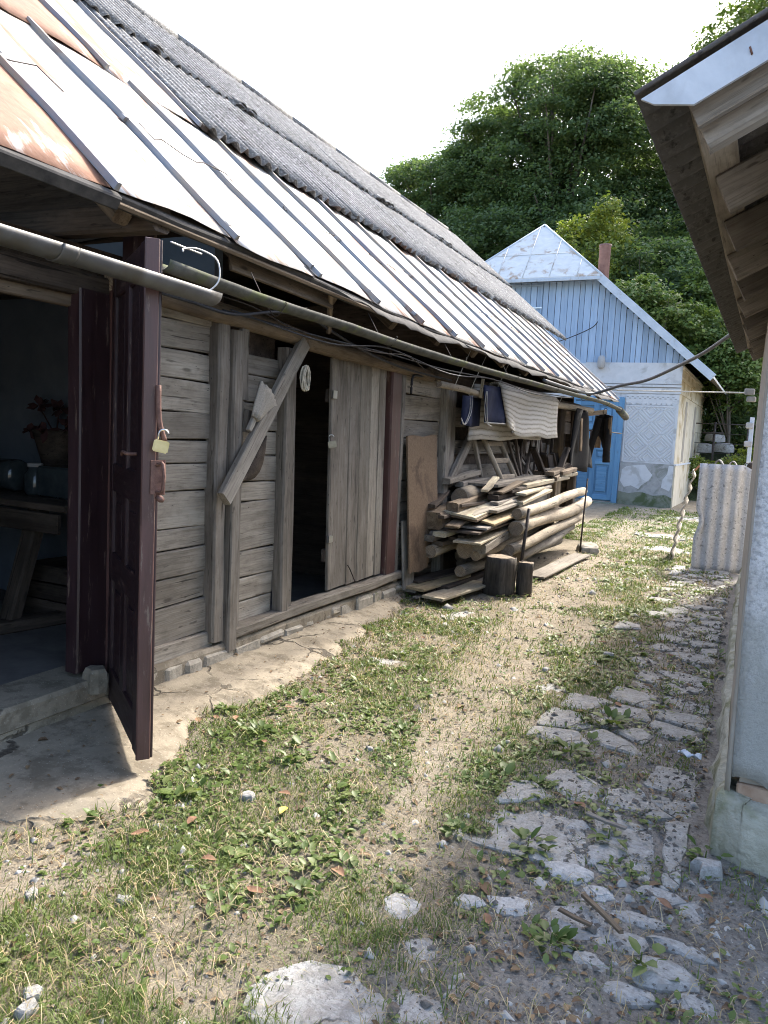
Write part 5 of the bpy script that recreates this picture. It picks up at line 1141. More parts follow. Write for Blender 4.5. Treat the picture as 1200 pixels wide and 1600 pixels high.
beam('verge_board', QP(0.12, 2.475, -0.045), QP(3.2, 2.475, -0.045), 0.03, 0.16, (-sr_, 0, cr_), M['soffit_wood'], rr, seg=4)
vf = [QP(0.01, 2.40, 0.012), QP(3.2, 2.40, 0.012), QP(3.2, 2.40, -0.095), QP(0.125, 2.40, -0.085), QP(0.035, 2.40, -0.022)]
vs = vf+[p+V((0, 0.012, 0)) for p in vf]
fl = raw('verge_flashing', vs, [(4, 3, 2, 1, 0), (5, 6, 7, 8, 9)]+[(i, (i+1) % 5, (i+1) % 5+5, i+5) for i in range(5)], M['flash'], rr)
tube('nail', [QP(0.30, 2.40, -0.05), QP(0.302, 2.392, -0.03)], 0.003, M['rusty_iron'], fl, n=5)
# post and small brackets at the far corner
beam('corner_post', (-0.10, 9.7, 0.0), (-0.12, 9.7, 2.7), 0.07, 0.06, (1, 0, 0), M['yellow_wood'], rb)
pb = empty('white_picket', (-0.30, 12.9, 0), 'narrow white post with stepped blocks beyond the plastered house', 'post')
beam('post', (-0.24, 13.0, 0.0), (-0.26, 13.0, 2.05), 0.06, 0.06, (0, 1, 0), M['bluish_trim'], pb)
for z in (1.60, 1.88): box('block', (-0.34, 12.93, z), (-0.23, 13.05, z+0.09), M['render_grey'], pb, bev=0.012)
ib = empty('insulator_bracket', (-0.3, 12.8, 2.35), 'grey timber bracket block on the far corner of the plastered house', 'bracket')
box('block', (-0.31, 9.86, 2.19), (-0.20, 9.96, 2.26), M['render_grey'], ib, bev=0.01); box('block', (-0.28, 9.86, 2.11), (-0.18, 9.96, 2.17), M['render_grey'], ib, bev=0.01)

# corrugated sheets leaning at the far corner
def sheet_edge(a, l): 
    if a < 0.06 and 0.45 < l < 0.78: a += 0.05*math.sin((l-0.45)/0.33*math.pi)
    if l > 1.2 and a > 0.52: l -= (a-0.52)*0.6
    return a, l
corr_sheet('leaning_sheet', V((-0.745, 10.40, 0.0)), V((1, 0.06, 0.008)).normalized(), V((-0.01, 0.10, 1)).normalized(), V((0, -1, 0.1)).normalized(), 0.68, 1.36, wave=0.142, amp=0.022, mat=M['slate_light'], nv=16, per=12, edge=sheet_edge, label='pale grey corrugated sheet standing upright against the right house', cat='sheet')
def sh2(u, v):
    l = v*1.30; w = 0.020*math.sin(2*math.pi*l/0.19)
    return V((-1.04+0.20*v**1.3+w*0.95-0.045*u, 10.95+0.8*u-0.12*v, 0.0+1.25*v+w*0.2))
grid('leaning_sheet', sh2, 4, 72, M['slate_brown'], thick=0.022, label='brown grey corrugated sheet seen edge-on, left of the pale one', cat='sheet')
grid('roof_tile_piece', lambda u, v: V((-0.84+0.16*u, 10.75+0.3*v, 1.25+0.06*math.sin(u*3)+0.05*u)), 6, 3, M['tile_shard'], thick=0.014, label='broken reddish tile edge on top of the leaning sheets', cat='tile')
grid('corrugated_offcut', lambda u, v: V((-0.60+0.40*u, 10.75+0.35*v, 1.36+0.045*math.sin(u*15)-0.02*u)), 24, 2, M['slate'], thick=0.012, label='dark corrugated offcut lying on top of the leaning sheets', cat='sheet')
tube('short_pipe', [(-0.17, 10.6, 1.35), (-0.15, 11.2, 1.36)], 0.05, M['rod_iron'], n=12, label='short dark pipe end on the leaning sheets', cat='pipe')
# cable and pipe across the yard
tube('power_cable', spline([(-2.42, 8.9, 2.24), (-2.44, 10.4, 2.245), (-2.40, 11.6, 2.27), (-1.95, 11.2, 2.36), (-1.5, 10.6, 2.40), (-1.05, 9.9, 2.52), (-0.72, 9.2, 2.60), (-0.38, 8.4, 2.72), (-0.25, 8.3, 2.74)], 8), 0.021, M['grey_cable'], n=7, label='thick dark power cable sagging from the right eave to the barn', cat='cable')
tube('crossing_pipe', [(-2.72, 15.3, 2.57), (-0.33, 13.0, 2.42)], 0.011, M['pipe_iron'], n=7, label='thin pale pipe spanning the yard in front of the blue house', cat='pipe')

# fence, rubble behind
fn_ = empty('wire_fence', (-1.5, 25.5, 0.6), 'thin dark iron fence on the slope behind the yard', 'fence')
for x in (-2.2, -1.52, -0.6): tube('post', [(x, 25.6, 0.2), (x, 25.6, 2.35)], 0.035 if x == -1.52 else 0.02, M['rod_iron'], fn_, n=6)
tube('rail', [(-2.3, 25.6, 2.30), (-0.3, 25.6, 2.30)], 0.02, M['rod_iron'], fn_, n=6)
tube('crossbar', [(-1.85, 25.55, 2.02), (-1.25, 25.55, 2.02)], 0.03, M['rod_iron'], fn_, n=6)
for k in range(5): tube('strand', [(-2.2, 25.6, 0.8+0.3*k), (-0.5, 25.6, 0.8+0.3*k)], 0.007, M['rod_iron'], fn_, n=4)
for (x, y, z, q, l) in [(-1.75, 25.9, 1.5, .30, 'left whitish boulder behind the iron fence'), (-1.25, 25.95, 1.55, .28, 'right whitish boulder behind the iron fence'), (-1.5, 26.1, 1.85, .24, 'topmost whitish boulder behind the iron fence')]:
    stone('white_boulder', (x, y, z), q, q*0.8, q*0.6, x*5, M['stone_dusty'], label=l, cat='boulder', n=9, jit=0.45, smooth=True)

# ------------------------------------------------------------------ path stones
sp = empty('stone_path', (-0.5, 6, 0), kind='structure'); tag(sp, 'broken stone slab path along the right house')
placed = []
def slab(poly, h, mat, parent, step=0.05, jit=0.012, sink=0.03, lab=None):
    """irregular flat stone from an outline (list of (x, y)); edges broken and chamfered"""
    for ca_ in (.08,):
        poly = [q for i in range(len(poly)) for q in ((poly[i][0]*(1-ca_)+poly[(i+1) % len(poly)][0]*ca_, poly[i][1]*(1-ca_)+poly[(i+1) % len(poly)][1]*ca_), (poly[i][0]*ca_+poly[(i+1) % len(poly)][0]*(1-ca_), poly[i][1]*ca_+poly[(i+1) % len(poly)][1]*(1-ca_)))]
    pts = []; n = len(poly); r = random.uniform
    for i in range(n):
        a, b = V((*poly[i], 0)), V((*poly[(i+1) % n], 0)); m = max(1, int((b-a).length/step))
        for k in range(m): pts.append(a.lerp(b, k/m)+V((r(-jit, jit), r(-jit, jit), 0)))
    c = sum(pts, V((0, 0, 0)))/len(pts); rad = max((p-c).length for p in pts); m = len(pts)
    z = float(gz(np.array([c.x]), np.array([c.y]))[0]); tx, ty = r(-.03, .03), r(-.03, .03)
    vs = []; fs = []
    for (k, dz) in [(1.0, -sink), (1.0, h*0.2), (1-0.022/rad*1.0, h*0.85)]:
        for p in pts:
            q = c+(p-c)*k; vs.append(V((q.x, q.y, z+dz+(q.x-c.x)*tx+(q.y-c.y)*ty)))
    for q_ in (0.6, 0.3):
        for p in pts:
            q = c+(p-c)*q_; vs.append(V((q.x, q.y, z+h+(q.x-c.x)*tx+(q.y-c.y)*ty+0.012*(float(fbm(np.array([q.x*14]), np.array([q.y*14]), 2)[0])-.5))))
    for l in range(4):
        for j in range(m): fs.append((l*m+j, l*m+(j+1) % m, (l+1)*m+(j+1) % m, (l+1)*m+j))
    fs.append(tuple(4*m+j for j in range(m)))
    placed.append((c.x, c.y, rad*0.8)); o = raw('stone', vs, fs, M[mat], parent, smooth=False); return o
def clip_poly(poly, px, py, nx_, ny_):
    out = []; f = lambda p: (p[0]-px)*nx_+(p[1]-py)*ny_
    for i in range(len(poly)):
        a, b = poly[i], poly[(i+1) % len(poly)]; fa, fb = f(a), f(b)
        if fa <= 0: out.append(a)
        if fa*fb < 0: t = fa/(fa-fb); out.append((a[0]+(b[0]-a[0])*t, a[1]+(b[1]-a[1])*t))
    return out
seeds = []
yy = 3.15
while yy < 10.2:
    nn = 4 if random.random() < .5 else 3; ro = random.uniform(-.05, .05)
    lo_x, hi_x = -0.95-0.05*math.sin(yy*2), -0.12-0.02*(yy-3.1)
    for k in range(nn): seeds.append((lo_x+(hi_x-lo_x)*(k+.5)/nn+random.uniform(-.1, .1), yy+random.uniform(-.10, .10)))
    yy += random.uniform(.22, .34)
for i, (sx, sy) in enumerate(seeds):
    poly = [(sx-.4, sy-.4), (sx+.4, sy-.4), (sx+.4, sy+.4), (sx-.4, sy+.4)]
    for j, (qx, qy) in enumerate(seeds):
        if j == i or math.hypot(qx-sx, qy-sy) > 1.0: continue
        dx, dy = qx-sx, qy-sy; d_ = math.hypot(dx, dy); gap = random.uniform(.008, .028)
        poly = clip_poly(poly, (sx+qx)/2-dx/d_*gap, (sy+qy)/2-dy/d_*gap, dx/d_, dy/d_)
        if len(poly) < 3: break
    lim = -0.14-0.02*(sy-3.1)
    if len(poly) >= 3: poly = clip_poly(poly, lim, 0, 1, 0)
    if len(poly) >= 3: poly = clip_poly(poly, -1.02+random.uniform(0, .15), 0, -1, 0)
    if len(poly) < 3 or random.random() < (0.27 if sx > -.7 else .55): continue
    ar = abs(sum(poly[k][0]*poly[(k+1) % len(poly)][1]-poly[(k+1) % len(poly)][0]*poly[k][1] for k in range(len(poly))))/2
    if ar < .012: continue
    slab(poly, random.uniform(.004, .018), 'stone_grey', sp, step=0.045, jit=0.006)
def blob(x, y, sx, sy, rz, n=9):
    ph = [random.uniform(.72, 1.2) for _ in range(n)]
    return [(x+sx*q*math.cos(6.283*k/n)*math.cos(rz)-sy*q*math.sin(6.283*k/n)*math.sin(rz), y+sx*q*math.cos(6.283*k/n)*math.sin(rz)+sy*q*math.sin(6.283*k/n)*math.cos(rz)) for k, q in enumerate(ph)]
for (x, y, sx, sy, rz) in [(-1.04, 4.62, .14, .12, 0), (-1.2, 11.9, .4, .5, 0), (-1.5, 14, .5, .7, 0), (-1.35, 17.5, .6, .8, 0), (-2.1, 4.5, .2, .14, .1), (-2.2, 6.1, .2, .2, 0)]:
    slab(blob(x, y, sx, sy, rz), .001, 'stone_grey', sp, .06, .02)
slab(blob(-0.95, 1.66, .22, .16, .5, 11), .014, 'stone_dusty', sp, .03, .004); slab(blob(-0.70, 1.78, .09, .07, .2), .008, 'stone_dusty', sp, .03, .004)
for (x, y, sx, sy, rz, h) in [(-0.50, 2.66, .085, .05, .1, .022), (-0.38, 2.60, .045, .045, .5, .015), (-0.62, 2.36, .07, .05, .2, .012), (-0.41, 2.40, .12, .085, .4, .010), (-0.24, 2.52, .09, .04, .1, .008), (-0.13, 2.29, .11, .075, .2, .022), (-0.26, 2.37, .07, .05, .8, .012), (-0.09, 2.43, .10, .03, -.2, .012), (-0.75, 2.31, .045, .035, .3, .022), (-0.03, 2.2, .05, .04, 0, .012), (-0.2, 2.70, .08, .05, 0, .006), (-0.10, 2.66, .06, .08, .7, .006), (-0.95, 2.18, .07, .06, 0, .006), (-0.22, 2.14, .07, .05, 0, .012), (-0.42, 2.86, .05, .08, 0, .02), (-0.55, 3.02, .06, .045, 0, .018), (-0.30, 2.95, .06, .07, .5, .01), (-0.8, 2.0, .06, .05, 0, .006), (-0.33, 2.22, .05, .035, 0, .008)]:
    slab(blob(x, y, sx*1.15, sy*1.15, rz, 9), h*0.5+.005, random.choice(['stone_white', 'stone_dusty', 'stone_dusty']), sp, .03, .005)
stone('stone', (-0.055, 2.93, 0.0), .055, .04, .04, .3, M['stone_dusty'], sp, n=9, jit=.35)
LS = 'loose whitish stones lying on the grass'
for (x, y, s, l) in [(-1.8, 2.5, 0.035, 'whitish stone in the weeds just left of the yellow leaf'), (-1.61, 1.29, 0.03, 'upper one of two whitish stones in the lower left corner'), (-1.57, 1.25, 0.035, 'lower one of two whitish stones in the lower left corner'), (-1.95, 2.12, 0.02, 'small stone at the lower end of the gravel strip'), (-2.0, 1.6, 0.028, 'pale stone on the bare earth patch at the left edge'), (-1.72, 1.72, 0.026, 'pale stone right of the bare earth patch at lower left'), (-0.66, 2.07, 0.018, 'tiny pale stone between grass and weed clump at lower middle'), (-1.6, 3.2, 0.02, 'small pale stone in the grass beyond the yellow leaf'), (-0.9, 5.6, 0.04, 'pale stone on the right edge of the far earth track'), (-1.2, 5.0, 0.03, 'pale stone on the far earth track'), (-1.65, 1.95, 0.02, 'small stone below a brown leaf in the near grass'), (-1.25, 1.3, 0.025, 'small stone in the grass at the bottom edge'), (-0.56, 2.95, 0.02, 'small pale stone beside the bark strip on the path')]:
    z = float(gz(np.array([x]), np.array([y]))[0]); stone('loose_stone', (x, y, z+s*0.2), s, s*random.uniform(.6, .9), s*0.6, random.uniform(0, 3), M['stone_dusty'], n=8, jit=0.25, label=l, cat='stone', group=LS)
beam('weathered_stick', (-0.42, 2.50, 0.03), (-0.27, 2.36, 0.035), 0.02, 0.012, (0, 0, 1), M['brown_wood'], label='weathered brown stick on the whitish stones at lower right', cat='stick')
beam('weathered_stick', (-0.47, 2.38, 0.03), (-0.36, 2.36, 0.025), 0.016, 0.01, (0, 0, 1), M['brown_wood'], label='short thin stick left of the longer weathered stick', cat='stick')
beam('weathered_stick', (-0.52, 3.06, 0.04), (-0.36, 3.02, 0.04), 0.02, 0.01, (0, 0, 1), M['grey_board'], label='grey bark strip beside the white stones on the path', cat='stick')
grid('plastic_scrap', lambda u, v: V((-0.26+0.11*u, 3.92+0.035*v+0.01*math.sin(u*7), 0.045+0.012*math.sin(u*11+v*5))), 10, 4, M['plastic'], label='crumpled bluish white plastic scrap near the wall foot', cat='plastic scrap', thick=0.002)

# ------------------------------------------------------------------ vegetation helpers
def leaf_batch(P, az, pitch, L, Wd, cup=0.12):
    """P (N,3) base points; 7 vertices, 6 triangles per leaf"""
    N = len(P); t = np.array([[0, 0, 0], [.32, .8, .5], [.32, -.8, .5], [.52, 0, 0], [.70, .72, .5], [.70, -.72, .5], [1, 0, 0]])
    lx = t[:, 0][None]*L[:, None]; ly = t[:, 1][None]*Wd[:, None]*0.6; lz = t[:, 2][None]*Wd[:, None]*cup*2-(t[:, 0][None]**2)*L[:, None]*0.25
    cp, sp_ = np.cos(pitch)[:, None], np.sin(pitch)[:, None]; fx = lx*cp-lz*sp_; fz = lx*sp_+lz*cp
    ca, sa = np.cos(az)[:, None], np.sin(az)[:, None]
    X = P[:, 0:1]+fx*ca-ly*sa; Y = P[:, 1:2]+fx*sa+ly*ca; Z = P[:, 2:3]+fz
    VV = np.stack([X, Y, Z], -1).reshape(-1, 3)
    T = np.array([[0, 3, 1], [1, 3, 4], [4, 3, 6], [0, 2, 3], [2, 5, 3], [5, 6, 3]])
    return VV, (T[None]+(np.arange(N)*7)[:, None, None]).reshape(-1, 3)
def blade_batch(P, az, H_, Wd, bend):
    N = len(P); ca, sa = np.cos(az), np.sin(az); out = np.empty((N, 5, 3))
    d = np.stack([ca, sa, 0*ca], -1); s = np.stack([-sa, ca, 0*ca], -1); up = np.array([0, 0, 1.0])
    w = Wd[:, None]
    out[:, 0] = P-s*w; out[:, 1] = P+s*w
    m = P+d*(H_*bend*0.35)[:, None]+up*(H_*0.6)[:, None]*np.sqrt(np.clip(1-bend*0.5, .1, 1))[:, None]
    out[:, 2] = m-s*w*0.75; out[:, 3] = m+s*w*0.75
    out[:, 4] = P+d*(H_*bend)[:, None]+up*(H_*np.sqrt(np.clip(1-bend**2*0.9, .03, 1)))[:, None]
    T = np.array([[0, 1, 3], [0, 3, 2], [2, 3, 4]])
    return out.reshape(-1, 3), (T[None]+(np.arange(N)*5)[:, None, None]).reshape(-1, 3)
def covered(x, y):
    c_ = np.zeros(len(x), bool); c_ |= (x < apron_edge(y)-0.01-0.16*rng.random(len(x))**2) & (y < 6.75); c_ |= (x > -0.12-0.02*(y-3.1)) & (y > 3.0)
    c_ |= (x < -2.2) & (y > 6.7) & (y < 12); c_ |= (x < -3.0)
    for a, b, r_ in placed: c_ |= np.hypot(x-a, y-b) < r_*0.75*(0.6+0.5*rng.random(len(x)))
    return c_
def scatter(n, x0, x1, y0, y1, dens, power=1.0):
    # more samples close to the camera
    u = rng.random(n); y = y0*(y1/y0)**(u**power); x = rng.uniform(x0, x1, n); k = rng.random(n) < dens(x, y); x, y = x[k], y[k]
    k = ~covered(x, y); x, y = x[k], y[k]; return np.stack([x, y, gz(x, y)-0.003], -1)
def patchy(x, y, s=2.0, o=0.0): return fbm(x*s+o, y*s+o*1.7)
def d_grass(x, y):
    d = 0.12+0.88*sst(0.36, 0.60, patchy(x, y, 2.3, 3)); d = d*0.68*(1-0.85*bare(x, y)); s = soil(x, y); d = d*(1-0.72*s)
    lo = sst(2.5, 1.9, y)*sst(-0.8, -1.05, x); return np.clip(d*(0.75+0.9*lo), 0, 1)
P = scatter(460000, -3.0, 0.3, 1.05, 19.5, d_grass, 0.85); N = len(P); dist = np.hypot(P[:, 0], P[:, 1])
H_ = rng.gamma(4, 0.0066, N)*(1+0.8*sst(2.5, 1.8, P[:, 1])*sst(0.4, 0.7, patchy(P[:, 0], P[:, 1], 3, 7)))*(0.75+0.1*dist.clip(0, 5)); Wd = rng.uniform(.0008, .0017, N)*(0.75+0.28*dist)
VV, TT = blade_batch(P, rng.uniform(0, 6.283, N), H_, Wd, rng.uniform(.45, 1.0, N))
bigmesh('grass', VV, TT, M['grass'], kind='stuff', label='short sparse grass over the yard')
# dry straw and stalks lying flat
P = scatter(42000, -3.0, 0.2, 1.05, 14, lambda x, y: 0.14+0.4*sst(.4, .6, patchy(x, y, 2.0, 12)), 0.9); N = len(P); P[:, 2] += rng.uniform(.004, .016, N)
dist = np.hypot(P[:, 0], P[:, 1])
VV, TT = blade_batch(P, rng.uniform(0, 6.283, N), rng.gamma(3, 0.016, N), rng.uniform(.0006, .0013, N)*(0.7+.3*dist), rng.uniform(.97, 1.05, N).clip(0, 1.04))
bigmesh('straw', VV, TT, M['straw'], kind='stuff', label='dry straw bits over the yard')
# broad leaved weeds as ground cover
def d_weed(x, y):
    d = 0.10+0.9*sst(0.40, 0.62, patchy(x, y, 2.9, 21)); d = d*(1-0.93*bare(x, y))*(1-0.35*soil(x, y))
    e = np.exp(-((x-apron_edge(y)-0.22)/0.22)**2)*(y > 1.9)*(y < 6)*0.9; mid = np.exp(-((x+0.85)/0.25)**2)*sst(2.4, 3.2, y)*sst(12, 8, y)*0.9
    lo = sst(2.2, 1.7, y)*0.75
    return 0.72*np.clip(np.maximum(np.maximum(d*0.8, e*sst(.35, .6, patchy(x, y, 4, 2))), mid*sst(.4, .6, patchy(x, y, 4, 5)))*(1-lo), 0, 1)
P0 = scatter(42000, -3.0, 0.2, 1.1, 19, d_weed, 0.8); N0 = len(P0); k = rng.integers(2, 6, N0); P = np.repeat(P0, k, 0); N = len(P); dist = np.hypot(P[:, 0], P[:, 1])
P[:, :2] += rng.normal(0, .020, (N, 2)); size = np.repeat(rng.gamma(5, .0040, N0), k)*(0.85+0.06*dist)
P[:, 2] += rng.uniform(0, .02, N)
VV, TT = leaf_batch(P, rng.uniform(0, 6.283, N), rng.uniform(0.0, 0.9, N), size*rng.uniform(.8, 1.35, N), size*rng.uniform(.5, .85, N))
bigmesh('ground_cover', VV, TT, M['weed'], kind='stuff', label='broad leaved weeds growing through the grass')
# brown leaf litter fragments
P = scatter(26000, -3.0, 0.1, 1.1, 13, lambda x, y: 0.22+0.8*np.exp(-((x-apron_edge(y)-0.15)/0.2)**2)*sst(2.5, 4, y)+0.35*soil(x, y), 0.85); N = len(P); P[:, 2] += .008
sz = rng.gamma(2.5, .0052, N)
VV, TT = leaf_batch(P, rng.uniform(0, 6.283, N), rng.uniform(-.15, .35, N), sz*1.3, sz*rng.uniform(.4, .9, N), 0.3)
bigmesh('leaf_litter', VV, TT, M['litter'], kind='stuff', label='brown leaf litter scattered over the yard')
# crumbs and leaf bits on the concrete apron
N = 1100; yq = rng.uniform(1.2, 6.4, N); eq = apron_edge(yq); uq = 1-rng.random(N)**1.6*0.98; xq = -2.97+(eq+2.97)*uq
P = np.stack([xq, yq, 0.066-0.045*uq+0.02*(fbm(xq*2.2, yq*2.2)-0.5)], -1); sz = rng.gamma(2.0, .0034, N)
VV, TT = leaf_batch(P, rng.uniform(0, 6.283, N), rng.uniform(-.1, .3, N), sz*1.4, sz*rng.uniform(.3, .9, N), 0.3)
bigmesh('crumbs', VV, TT, M['litter'], kind='stuff', label='dry crumbs and leaf bits on the concrete apron')
# gravel chips
def d_chip(x, y): return np.clip(0.9*np.exp(-(((x+1.93)*0.8+(y-2.27)*0.6)/0.05)**2-(((x+1.93)*-0.6+(y-2.27)*0.8)/0.22)**2)+0.12*soil(x, y)+0.03+0.25*np.exp(-((x+2.0)**2+(y-1.65)**2)/0.05), 0, 1)
P = scatter(30000, -3, 0.3, 1.1, 10, d_chip, 0.8); N = len(P); s_ = rng.gamma(2.2, .0034, N)*(1+0.15*P[:, 1]); tet = np.array([[1, 0, 0], [-.5, .87, 0], [-.5, -.87, 0], [.1, .1, .8], [.5, .6, .3], [-.7, .1, .4]])
th = rng.uniform(0, 6.28, N); ca, sa = np.cos(th)[:, None], np.sin(th)[:, None]; jt = 1+rng.uniform(-.3, .3, (N, 6))
X = (tet[:, 0]*ca-tet[:, 1]*sa)*jt*s_[:, None]+P[:, 0:1]; Y = (tet[:, 0]*sa+tet[:, 1]*ca)*jt*s_[:, None]+P[:, 1:2]; Z = tet[:, 2][None]*s_[:, None]*jt+P[:, 2:3]
T = np.array([[0, 4, 3], [0, 1, 4], [1, 5, 4], [4, 5, 3], [1, 2, 5], [2, 3, 5], [2, 0, 3]]); GV = np.stack([X, Y, Z], -1).reshape(-1, 3)
bigmesh('gravel', np.stack([X, Y, Z], -1).reshape(-1, 3), (T[None]+(np.arange(N)*6)[:, None, None]).reshape(-1, 3), M['chips'], kind='stuff', label='scattered pale gravel chips')
# dark soil crumbs, also lying on the path stones
N = 60000; u_ = rng.random(N); yq = 1.1*(11/1.1)**(u_**0.85); xq = rng.uniform(-2.6, 0.1, N); kk = (rng.random(N) < 0.10+0.45*soil(xq, yq)) & ~((xq < apron_edge(yq)) & (yq < 6.7)) & ~((xq > -0.1-0.02*(yq-3.1)) & (yq > 3.0)); xq, yq = xq[kk], yq[kk]; N = len(xq)
zq = gz(xq, yq)
for (a, b, r_) in placed:
    m_ = np.hypot(xq-a, yq-b) < r_; zq[m_] = np.maximum(zq[m_], float(gz(np.array([a]), np.array([b]))[0])+0.010)
s_ = rng.gamma(1.8, .0020, N)*(1+0.14*yq); th = rng.uniform(0, 6.28, N); ca, sa = np.cos(th)[:, None], np.sin(th)[:, None]; jt = 1+rng.uniform(-.35, .35, (N, 6))
X = (tet[:, 0]*ca-tet[:, 1]*sa)*jt*s_[:, None]+xq[:, None]; Y = (tet[:, 0]*sa+tet[:, 1]*ca)*jt*s_[:, None]+yq[:, None]; Z = tet[:, 2][None]*s_[:, None]*jt+zq[:, None]-.001
bigmesh('soil_crumbs', np.stack([X, Y, Z], -1).reshape(-1, 3), (T[None]+(np.arange(N)*6)[:, None, None]).reshape(-1, 3), M['soil_dark'], kind='stuff', label='dark soil crumbs strewn over the stone path and yard')
# distinct fallen leaves
def fallen(x, y, s, mat, label, group=None, name='fallen_leaf'):
    az = random.uniform(0, 6.28); z = float(gz(np.array([x]), np.array([y]))[0])+0.025
    a1, a2 = random.uniform(-1, 1), random.uniform(0, 6)
    def fn(u, v):
        a = (u-.5)*2; w = math.sin(math.pi*min(max(v, .03), .97))**0.7*0.55; lx = (v-.5)*s*2; ly = a*w*s; lz = 0.35*s*a*a*w+0.10*s*math.sin(v*5+a2)
        return V((x+lx*math.cos(az)-ly*math.sin(az), y+lx*math.sin(az)+ly*math.cos(az), z+lz))
    grid(name, fn, 4, 6, M[mat], thick=0.0, label=label, cat='leaf', group=group)
fallen(-1.59, 2.44, .032, 'leaf_yellow', 'bright yellow fallen leaf on the grass')
for (x, y) in [(-1.68, 2.58), (-1.37, 1.95), (-2.43, 3.06), (-2.35, 3.12), (-2.48, 2.98), (-0.57, 3.15), (-0.17, 2.62), (-1.85, 2.2), (-1.95, 2.03), (-0.66, 2.22), (-2.2, 3.4), (-2.05, 2.95), (-1.62, 2.02), (-1.0, 5.9), (-0.65, 4.55), (-2.2, 5.2), (-0.5, 5.9), (-1.2, 2.2), (-0.05, 2.75), (-0.35, 6.6)]:
    fallen(x, y, random.uniform(.022, .036), 'leaf_brown', 'curled brown fallen leaf lying in the yard', 'curled brown leaves in the yard')
# larger weed clumps, each a plant
def plant(x, y, n, s, label, zoff=0.0, group=None):
    P = np.tile([[0, 0, 0.0]], (n, 1)).astype(float); P[:, :2] += rng.normal(0, s*0.35, (n, 2)); P[:, 2] += rng.uniform(0, s*0.4, n)
    z = float(gz(np.array([x]), np.array([y]))[0])+zoff; az = np.arctan2(P[:, 1], P[:, 0])+rng.normal(0, .5, n)
    VV, TT = leaf_batch(P, az, rng.uniform(.0, 1.0, n), rng.uniform(.45, .95, n)*s*.8, rng.uniform(.3, .55, n)*s*.8)
    r = empty('weed_plant', (x, y, z), label, 'weed', group); bigmesh('leaves', VV+np.array([x, y, z]), TT, M['weed'], r, loc=(x, y, z))
    vs, fs = tube_data([(x, y, z-.02), (x+.004, y, z+s*0.5)], [.004, .002], 5); raw('stem', vs, fs, M['weed'], r)
plant(-2.37, 2.16, 16, .07, 'dark green weed growing alone out of the concrete apron', 0.04)
plant(-2.50, 3.22, 24, .075, 'leafy weed clump at the apron edge beside the dead leaves')
plant(-2.15, 3.05, 34, .08, 'broad weed clump below the apron corner')
plant(-1.98, 2.42, 12, .085, 'upright weed with pale leaves beside the gravel strip')
plant(-0.46, 2.24, 40, .075, 'dense weed clump among whitish stones at lower middle')
plant(-0.20, 2.28, 9, .10, 'large smooth leaved weed in front of the biggest white stone')
plant(-0.68, 2.75, 26, .09, 'spreading dark weed where earth path meets the stones')
plant(-0.63, 4.25, 26, .12, 'tall broad leaved weed on the left edge of the stone path')
plant(-0.74, 3.72, 22, .11, 'leafy weed left of the largest path slab')
plant(-0.07, 3.02, 14, .075, 'green plant at the foot of the plinth corner')
plant(-0.20, 5.6, 12, .09, 'narrow weed growing at the wall foot between path slabs')
plant(-0.18, 6.1, 10, .09, 'small weed at the wall foot further up the path')
plant(-0.95, 2.7, 24, .07, 'weed patch on the right edge of the earth path')
plant(-1.25, 2.05, 26, .065, 'weed clump in the middle of the near grass')
plant(-0.42, 2.98, 10, .09, 'weed with long bent leaf between stones of the path')

